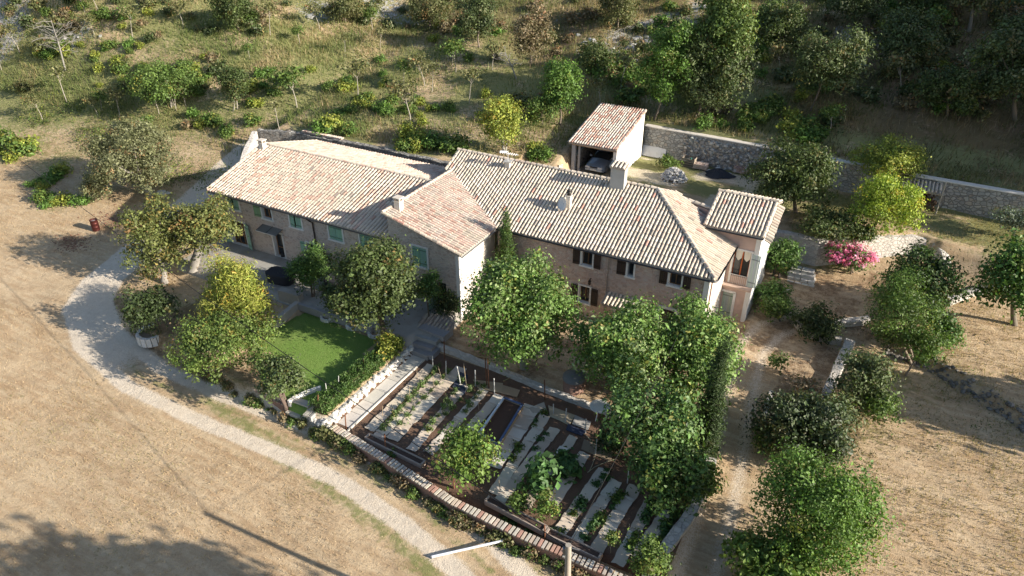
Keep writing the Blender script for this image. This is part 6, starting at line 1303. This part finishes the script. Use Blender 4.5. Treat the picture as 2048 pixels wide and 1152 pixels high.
# vegetables
TM = [shrub_proto('tomato_plant',   .15, .30, 'tomato', .07, 13, 9, .075, 'spindly green tomato plant growing between the cardboard rows', 'plant', 'tomato plants between the garden rows') for _ in range(3)]
spots = []
for pa, pb, n in (((878,735),(760,868),17),((895,748),(790,862),9),((925,765),(845,880),8),((968,775),(922,838),5),((955,770),(870,850),5)):
    for i in range(n):
        f = (i+rnd.uniform(-.3, .3))/n; p = G(pa[0]+(pb[0]-pa[0])*f, pa[1]+(pb[1]-pa[1])*f, -1.0); spots.append((p, rnd.uniform(.7, 1.25)))
scatter(TM, spots)
BN = [shrub_proto('bean_plant', .19, .15, q, .085, 18, 9, .08, 'low leafy vegetable plant in the shaded right garden beds', 'plant', 'low vegetables in the right garden beds') for q in ('squash', 'green')]
spots = []
for pa, pb, n in (((1085,828),(1010,945),9),((1245,985),(1165,1085),11),((1215,945),(1135,1050),9),((1310,1005),(1250,1110),9),((1340,1040),(1300,1100),10),((1110,835),(1050,930),6),((1360,1020),(1310,1090),10),((1160,1068),(1180,1085),3),((1080,1050),(1160,1085),8),((780,905),(800,915),3),((985,1015),(1070,1055),8)):
    for i in range(n):
        f = (i+rnd.uniform(-.3, .3))/n; p = G(pa[0]+(pb[0]-pa[0])*f+rnd.uniform(-5, 5), pa[1]+(pb[1]-pa[1])*f, -1.0); spots.append((p, rnd.uniform(.7, 1.4)))
scatter(BN, [q for i, q in enumerate(spots) if i % 5 < 3])
for (bx, lab) in (((1050,918,1102,990),'big leaved squash plant in the middle of the right beds, nearer one'),((1108,912,1148,950),'smaller squash plant behind the big leaved one')):
    tree('squash_plant', lab, 'plant', ((bx[0]+bx[2])/2, bx[3]-6), bx, 'squash', .34, .9, 5, .02, (.2,.25,.1), .25, 9, parts=False, up=.9)
tree('garden_bush', 'round green bush behind the second concrete trough', 'bush', (1037, 1022), (1018, 985, 1058, 1025), 'green', .12, 1.1, 5, .02, (.2,.16,.1), .14, 14, parts=False)
tree('garden_bush', 'bright lime green bush right of the round green one', 'bush', (1095, 1040), (1072, 990, 1118, 1038), 'peach', .13, 1.0, 5, .02, (.2,.16,.1), .16, 14, parts=False)
tree('standard_shrub', 'small round shrub on a thin stem among the right rows', 'shrub', (1221, 1105), (1212, 1062, 1236, 1088), 'green', .11, 1.2, 4, .02, (.3,.24,.16), .1, 12)
tree('garden_bush', 'light green bush at the lower right corner of the garden', 'bush', (1290, 1140), (1258, 1098, 1322, 1148), 'peach', .12, 1.0, 6, .02, (.2,.16,.1), .16, 14, parts=False)
# clipped hedge between lawn fence and boulders
o_ = empty('clipped_hedge', (-23.1, 24.6, -.5), 'long low clipped dark hedge between mesh fence and white boulders', 'hedge'); n = 2400
hc = np.stack([rng.uniform(-23.62, -22.62, n), rng.uniform(20.9, 28.0, n), rng.uniform(-.6, .25, n)], 1); i = np.repeat(np.arange(n), 12); P = hc[i]+rng.normal(size=(len(i), 3))*.06; pc = np.array([p[0] for p in PAL['laurel']])
link('foliage', leaf_mesh('foliage', P-np.array(o_.location), unit(rng.normal(size=P.shape)+np.array([0, 0, .6])), rng.uniform(.07, .13, len(P)), pc[rng.choice(len(pc), n)][i]*rng.uniform(.6, 1.1, (len(P), 1)), .6), o_)
mb = MB(o_.location); mb.box((-23.1, 24.45, -.25), (.5, 7.0, .6), 0, (.10,.09,.05)); mb.build('stems', M_BARK, o_)
# verge plants along the brick wall (chicory) and by the track
VP = [shrub_proto('verge_plant', .30, .28, q, .09, 26, 9, .12, 'straggly verge plant at the foot of the brick wall', 'plant', 'verge plants at the foot of the brick wall') for q in ('scrub', 'green', 'dry')]
spots = []
for pa, pb, n in (((560,835),(650,875),10),((640,860),(780,948),34),((780,948),(900,1030),30),((900,1030),(1050,1100),34),((1050,1100),(1180,1160),20),((350,715),(560,830),30)):
    for i in range(n):
        f = rnd.random(); p = T(pa[0]+(pb[0]-pa[0])*f+rnd.uniform(-8, 8), pa[1]+(pb[1]-pa[1])*f+rnd.uniform(-2, 10)); spots.append((p, rnd.uniform(.5, 1.2)))
scatter(VP, spots)
# --- grass: nobody could count it
def blades(name, n, region, hmin, hmax, wid, cols, dens, label=None, lean=.5, gsh=None):
    """region: sampler returning points (n,2); dens(a,b)-> keep probability"""
    ab = region(n); a, b = ab[:, 0], ab[:, 1]; keep = rng.random(len(a)) < dens(a, b); a, b = a[keep], b[keep]; z = hfun(a, b); u, v = project(np.stack([a, b, z], 1)); k = (u > -160) & (u < 2208) & (v > -90) & (v < 1260); a, b, z = a[k], b[k], z[k]; m = len(a)
    w = rng.uniform(0, 6.28, m); h = rng.uniform(hmin, hmax, m); pt = fbm(a*.3, b*.3, 77)
    base = np.stack([a, b, z-.02], 1); s = np.stack([np.cos(w), np.sin(w), np.zeros(m)], 1)*wid*rng.uniform(.6, 1.4, m)[:, None]; ln = rng.normal(size=(m, 2))*lean*.5+np.array([.16, -.10])*lean
    tip = base+np.stack([ln[:, 0]*h, ln[:, 1]*h, h], 1)
    V = np.empty((m, 3, 3)); V[:, 0] = base-s; V[:, 1] = base+s; V[:, 2] = tip
    me = bpy.data.meshes.new(name); me.vertices.add(m*3); me.vertices.foreach_set('co', V.reshape(-1).astype(np.float32)); me.loops.add(m*3); me.loops.foreach_set('vertex_index', np.arange(m*3, dtype=np.int32)); me.polygons.add(m); me.polygons.foreach_set('loop_start', np.arange(0, m*3, 3, dtype=np.int32)); me.polygons.foreach_set('loop_total', np.full(m, 3, np.int32))
    C = np.array(cols); idx = np.clip(((pt-.5)*1.5+.5+(gsh(a, b) if gsh else 0))*len(C)+rng.normal(size=m)*.9, 0, len(C)-1).astype(int); cc = np.ones((m, 3, 4), np.float32); cc[:, :, :3] = (C[idx]*rng.uniform(.75, 1.2, (m, 1))*(1-.45*sm(-16, -4, a)*sm(58, 62, b))[:, None])[:, None, :]  # last factor darkens blades on the upper right slope: shade put into their colour
    at = me.color_attributes.new('Col', 'FLOAT_COLOR', 'POINT'); at.data.foreach_set('color', cc.ravel()); me.materials.append(M_GRASSB); me.update(calc_edges=True)
    o = link(name, me); tag(o, label, 'grass', None, 'stuff'); return o
STRAW = [(.40,.30,.18), (.46,.36,.23), (.34,.26,.14), (.27,.25,.11), (.21,.225,.085), (.15,.19,.06)]
def reg(a0, a1, b0, b1): return lambda n: np.stack([rng.uniform(a0, a1, n), rng.uniform(b0, b1, n)], 1)
def hill_d(a, b):
    u, v = project(np.stack([a, b, hfun(a, b)], 1)); up = (b > RETW(a)+.7) | (a < -24)
    open_ = ((a < -52) & (b > 43)) | (b > 47.8); orch = np.clip(1-np.hypot((a+40)/16, (b-62)/14), 0, 1)
    return (up & open_)*(.25+.75*sm(.35, .6, fbm(a*.16, b*.16, 91)))*(1-.75*np.minimum(1, orch*2))
def hill_g(a, b): return .26*sm(-20, -60, a)+.18+.25*sm(.45, .65, fbm(a*.09, b*.09, 88))-.15
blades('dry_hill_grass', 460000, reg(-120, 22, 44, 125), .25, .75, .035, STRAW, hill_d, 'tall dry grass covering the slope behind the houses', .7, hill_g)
ORCH = [(.16,.20,.06), (.20,.235,.08), (.27,.27,.11), (.12,.17,.05), (.33,.29,.15)]
def orch_d(a, b): return np.clip(1.3-np.hypot((a+42)/17, (b-60)/15), 0, 1)*(b > 48)*(.3+.7*sm(.35, .6, fbm(a*.3, b*.3, 97)))+np.clip(1.2-np.hypot((a+72)/14, (b-56)/10), 0, 1)*(b > 42)*.8+sm(35, 41, b)*sm(52, 47, b)*sm(-49, -53, a)*.45
blades('orchard_grass', 200000, reg(-92, -20, 34, 82), .06, .22, .028, ORCH, orch_d, 'short green grass of the orchard terrace', .8)
def field_d(a, b):
    d = np.minimum(pdist(a, b, TRACK), pdist(a, b, TRACK2)); return (d > 2.0)*((a < -38.5) | (b < np.interp(a, [-38, -22, -6, 0], [20.8, 19.8, 18.3, 17.5])))*(b < 47)*(.35+.65*sm(.35, .6, fbm(a*.4, b*.4, 93)))
blades('stubble', 260000, reg(-75, -2, 4, 47), .05, .15, .018, [(.50,.38,.24), (.56,.44,.29), (.43,.31,.18), (.48,.36,.22), (.33,.29,.14)], field_d, 'dry stubble of the mown field before the track', .9)
def right_d(a, b):
    return ((a > 1.5) & (b < 48) | ((a > -5) & (b > np.interp(a, [p[0] for p in WALL_CURVE], [p[1] for p in WALL_CURVE])+1) & (b < RETW(a)-.5)))*(.3+.7*sm(.35, .6, fbm(a*.4, b*.4, 95)))
blades('field_grass', 130000, reg(-5, 22, 14, 60), .06, .24, .02, STRAW[:4]+[(.26,.23,.10)], right_d, 'dry grass of the right field and the yard', .9)
blades('lawn_grass', 42000, reg(-31.5, -23.3, 20.5, 28.4), .03, .075, .012, [(.13,.22,.045), (.18,.29,.06), (.22,.31,.085), (.28,.31,.12)], lambda a, b: inpoly(a, b, LAWN_W)*1.0, 'short mown grass of the lawn', .8)
# low tangled scrub between the bushes: one mass
def scrub(name, n, regn, dens, pals, label, hmax=.55, leaf=.13):
    ab = regn(n); a, b = ab[:, 0], ab[:, 1]; k = rng.random(len(a)) < dens(a, b); a, b = a[k], b[k]; z = hfun(a, b); u, v = project(np.stack([a, b, z], 1)); k = (u > -100) & (u < 2150) & (v > -60) & (v < 1200); a, b, z = a[k], b[k], z[k]; m = len(a); per = 13
    pc = np.array([q[0] for p in pals for q in PAL[p]]); cl = pc[rng.integers(0, len(pc), m)]*rng.uniform(.7, 1.2, (m, 1)); i = np.repeat(np.arange(m), per); rr = rng.uniform(.15, .42, m)[i][:, None]
    o = rng.normal(size=(len(i), 3))*rr*np.array([1, 1, .5]); P = np.stack([a, b, z], 1)[i]+o; P[:, 2] = np.maximum(P[:, 2], z[i])+rng.uniform(0, hmax, m)[i]*rng.random(len(i))
    tag(link(name, leaf_mesh(name, P, unit(rng.normal(size=P.shape)+np.array([0, 0, .7])), leaf*rng.uniform(.6, 1.4, len(i)), cl[i]*rng.uniform(.85, 1.15, (len(i), 1)), .5)), label, 'undergrowth', None, 'stuff')
def sc_d(a, b):
    ok = ((b > RETW(a)+.9) | (a < -24)) & (((a < -52) & (b > 45)) | (b > 48.2)); nz = sm(.47, .62, fbm(a*.22, b*.22, 131))*(.35+.65*sm(.4, .6, fbm(a*.8, b*.8, 137))); return ok*nz*(.25+.75*np.maximum(sm(68, 78, b), sm(-20, -8, a)))
scrub('slope_scrub', 90000, reg(-110, 18, 45, 125), sc_d, ('scrub', 'big', 'scrub', 'holm', 'dry', 'dark'), 'low tangled scrub covering the slope between the bushes')
def wd_d(a, b): return ((a > 1.5) & (b < 47))*sm(.55, .7, fbm(a*.3, b*.3, 141))*.6
def bk_d(a, b): return (a < -50)*np.clip(1.15-np.abs(b-(41.0-.12*(a+60)+2.2*(fbm(a*.2, b*0, 151)-.5)*2))/2.4, 0, 1)*sm(.35, .55, fbm(a*.3, b*.3, 153))
scrub('bank_scrub', 5200, reg(-85, -50, 34, 54), bk_d, ('green', 'scrub', 'big', 'yellowg'), 'band of low green scrub along the bank left of the houses', .6, .15)
scrub('field_weeds', 2500, reg(1, 22, 14, 50), wd_d, ('scrub', 'green', 'dry'), 'scattered weeds among the dry grass of the right field', .2, .10)
# --- tall trees that stand beyond the picture and throw the long shadows on the slope and the field
def beyond(a, b, h, R, pal, lab, grp):
    z = hz(a, b); o = empty('tall_tree', (a, b, z), lab, 'tree', grp); C = h*.38; P, Nn, sz, col = crown_points(lobes(R, R, C, 10), 620, 14, .55, .5, PAL[pal], .4, .75); link('crown', leaf_mesh('crown', P+np.array([0, 0, h-C]), Nn, sz, col), o); mb = MB(); mb.tube([(0, 0, -.3), (0, 0, h*.4), (.2, 0, h*.75)], [.35, .28, .15], 8, (.2,.16,.12)); mb.build('trunk', M_BARK, o)

for i, (a, b, h, R) in enumerate(((.5, 9.2, 12.4, 3.3), (4.5, 10.0, 12.8, 3.3), (7.5, 11.3, 12.0, 2.9), (-2.5, 5.0, 12.4, 3.6), (3.0, 5.0, 12.6, 3.6), (-1.5, 1.5, 12, 3.6))):
    beyond(a, b, h, R, 'oak', 'tall roadside tree whose shadow falls on the mown field', 'roadside trees shading the field')
for i, (a, b, h, R) in enumerate(((24, 66, 15, 6), (26, 73, 18, 6), (33, 70, 19, 7), (31, 79, 18, 6.5), (23, 82, 15, 5.5), (37, 88, 20, 7), (27, 91, 17, 6), (40, 77, 20, 7), (22, 98, 15, 5.5), (34, 99, 19, 7), (46, 66, 21, 7), (20, 108, 16, 6), (44, 95, 21, 7), (30, 110, 19, 7), (40, 110, 20, 7), (28, 62, 15, 5))):
    beyond(a, b, h, R, 'oak', 'tall oak on the slope beyond the right edge', 'tall oaks beyond the right edge')
for a, b, h, R in ((20, 38.8, 7.0, 1.5),):
    beyond(a, b, h, R, 'oak', 'small oak beyond the right edge shading the straw field', None)
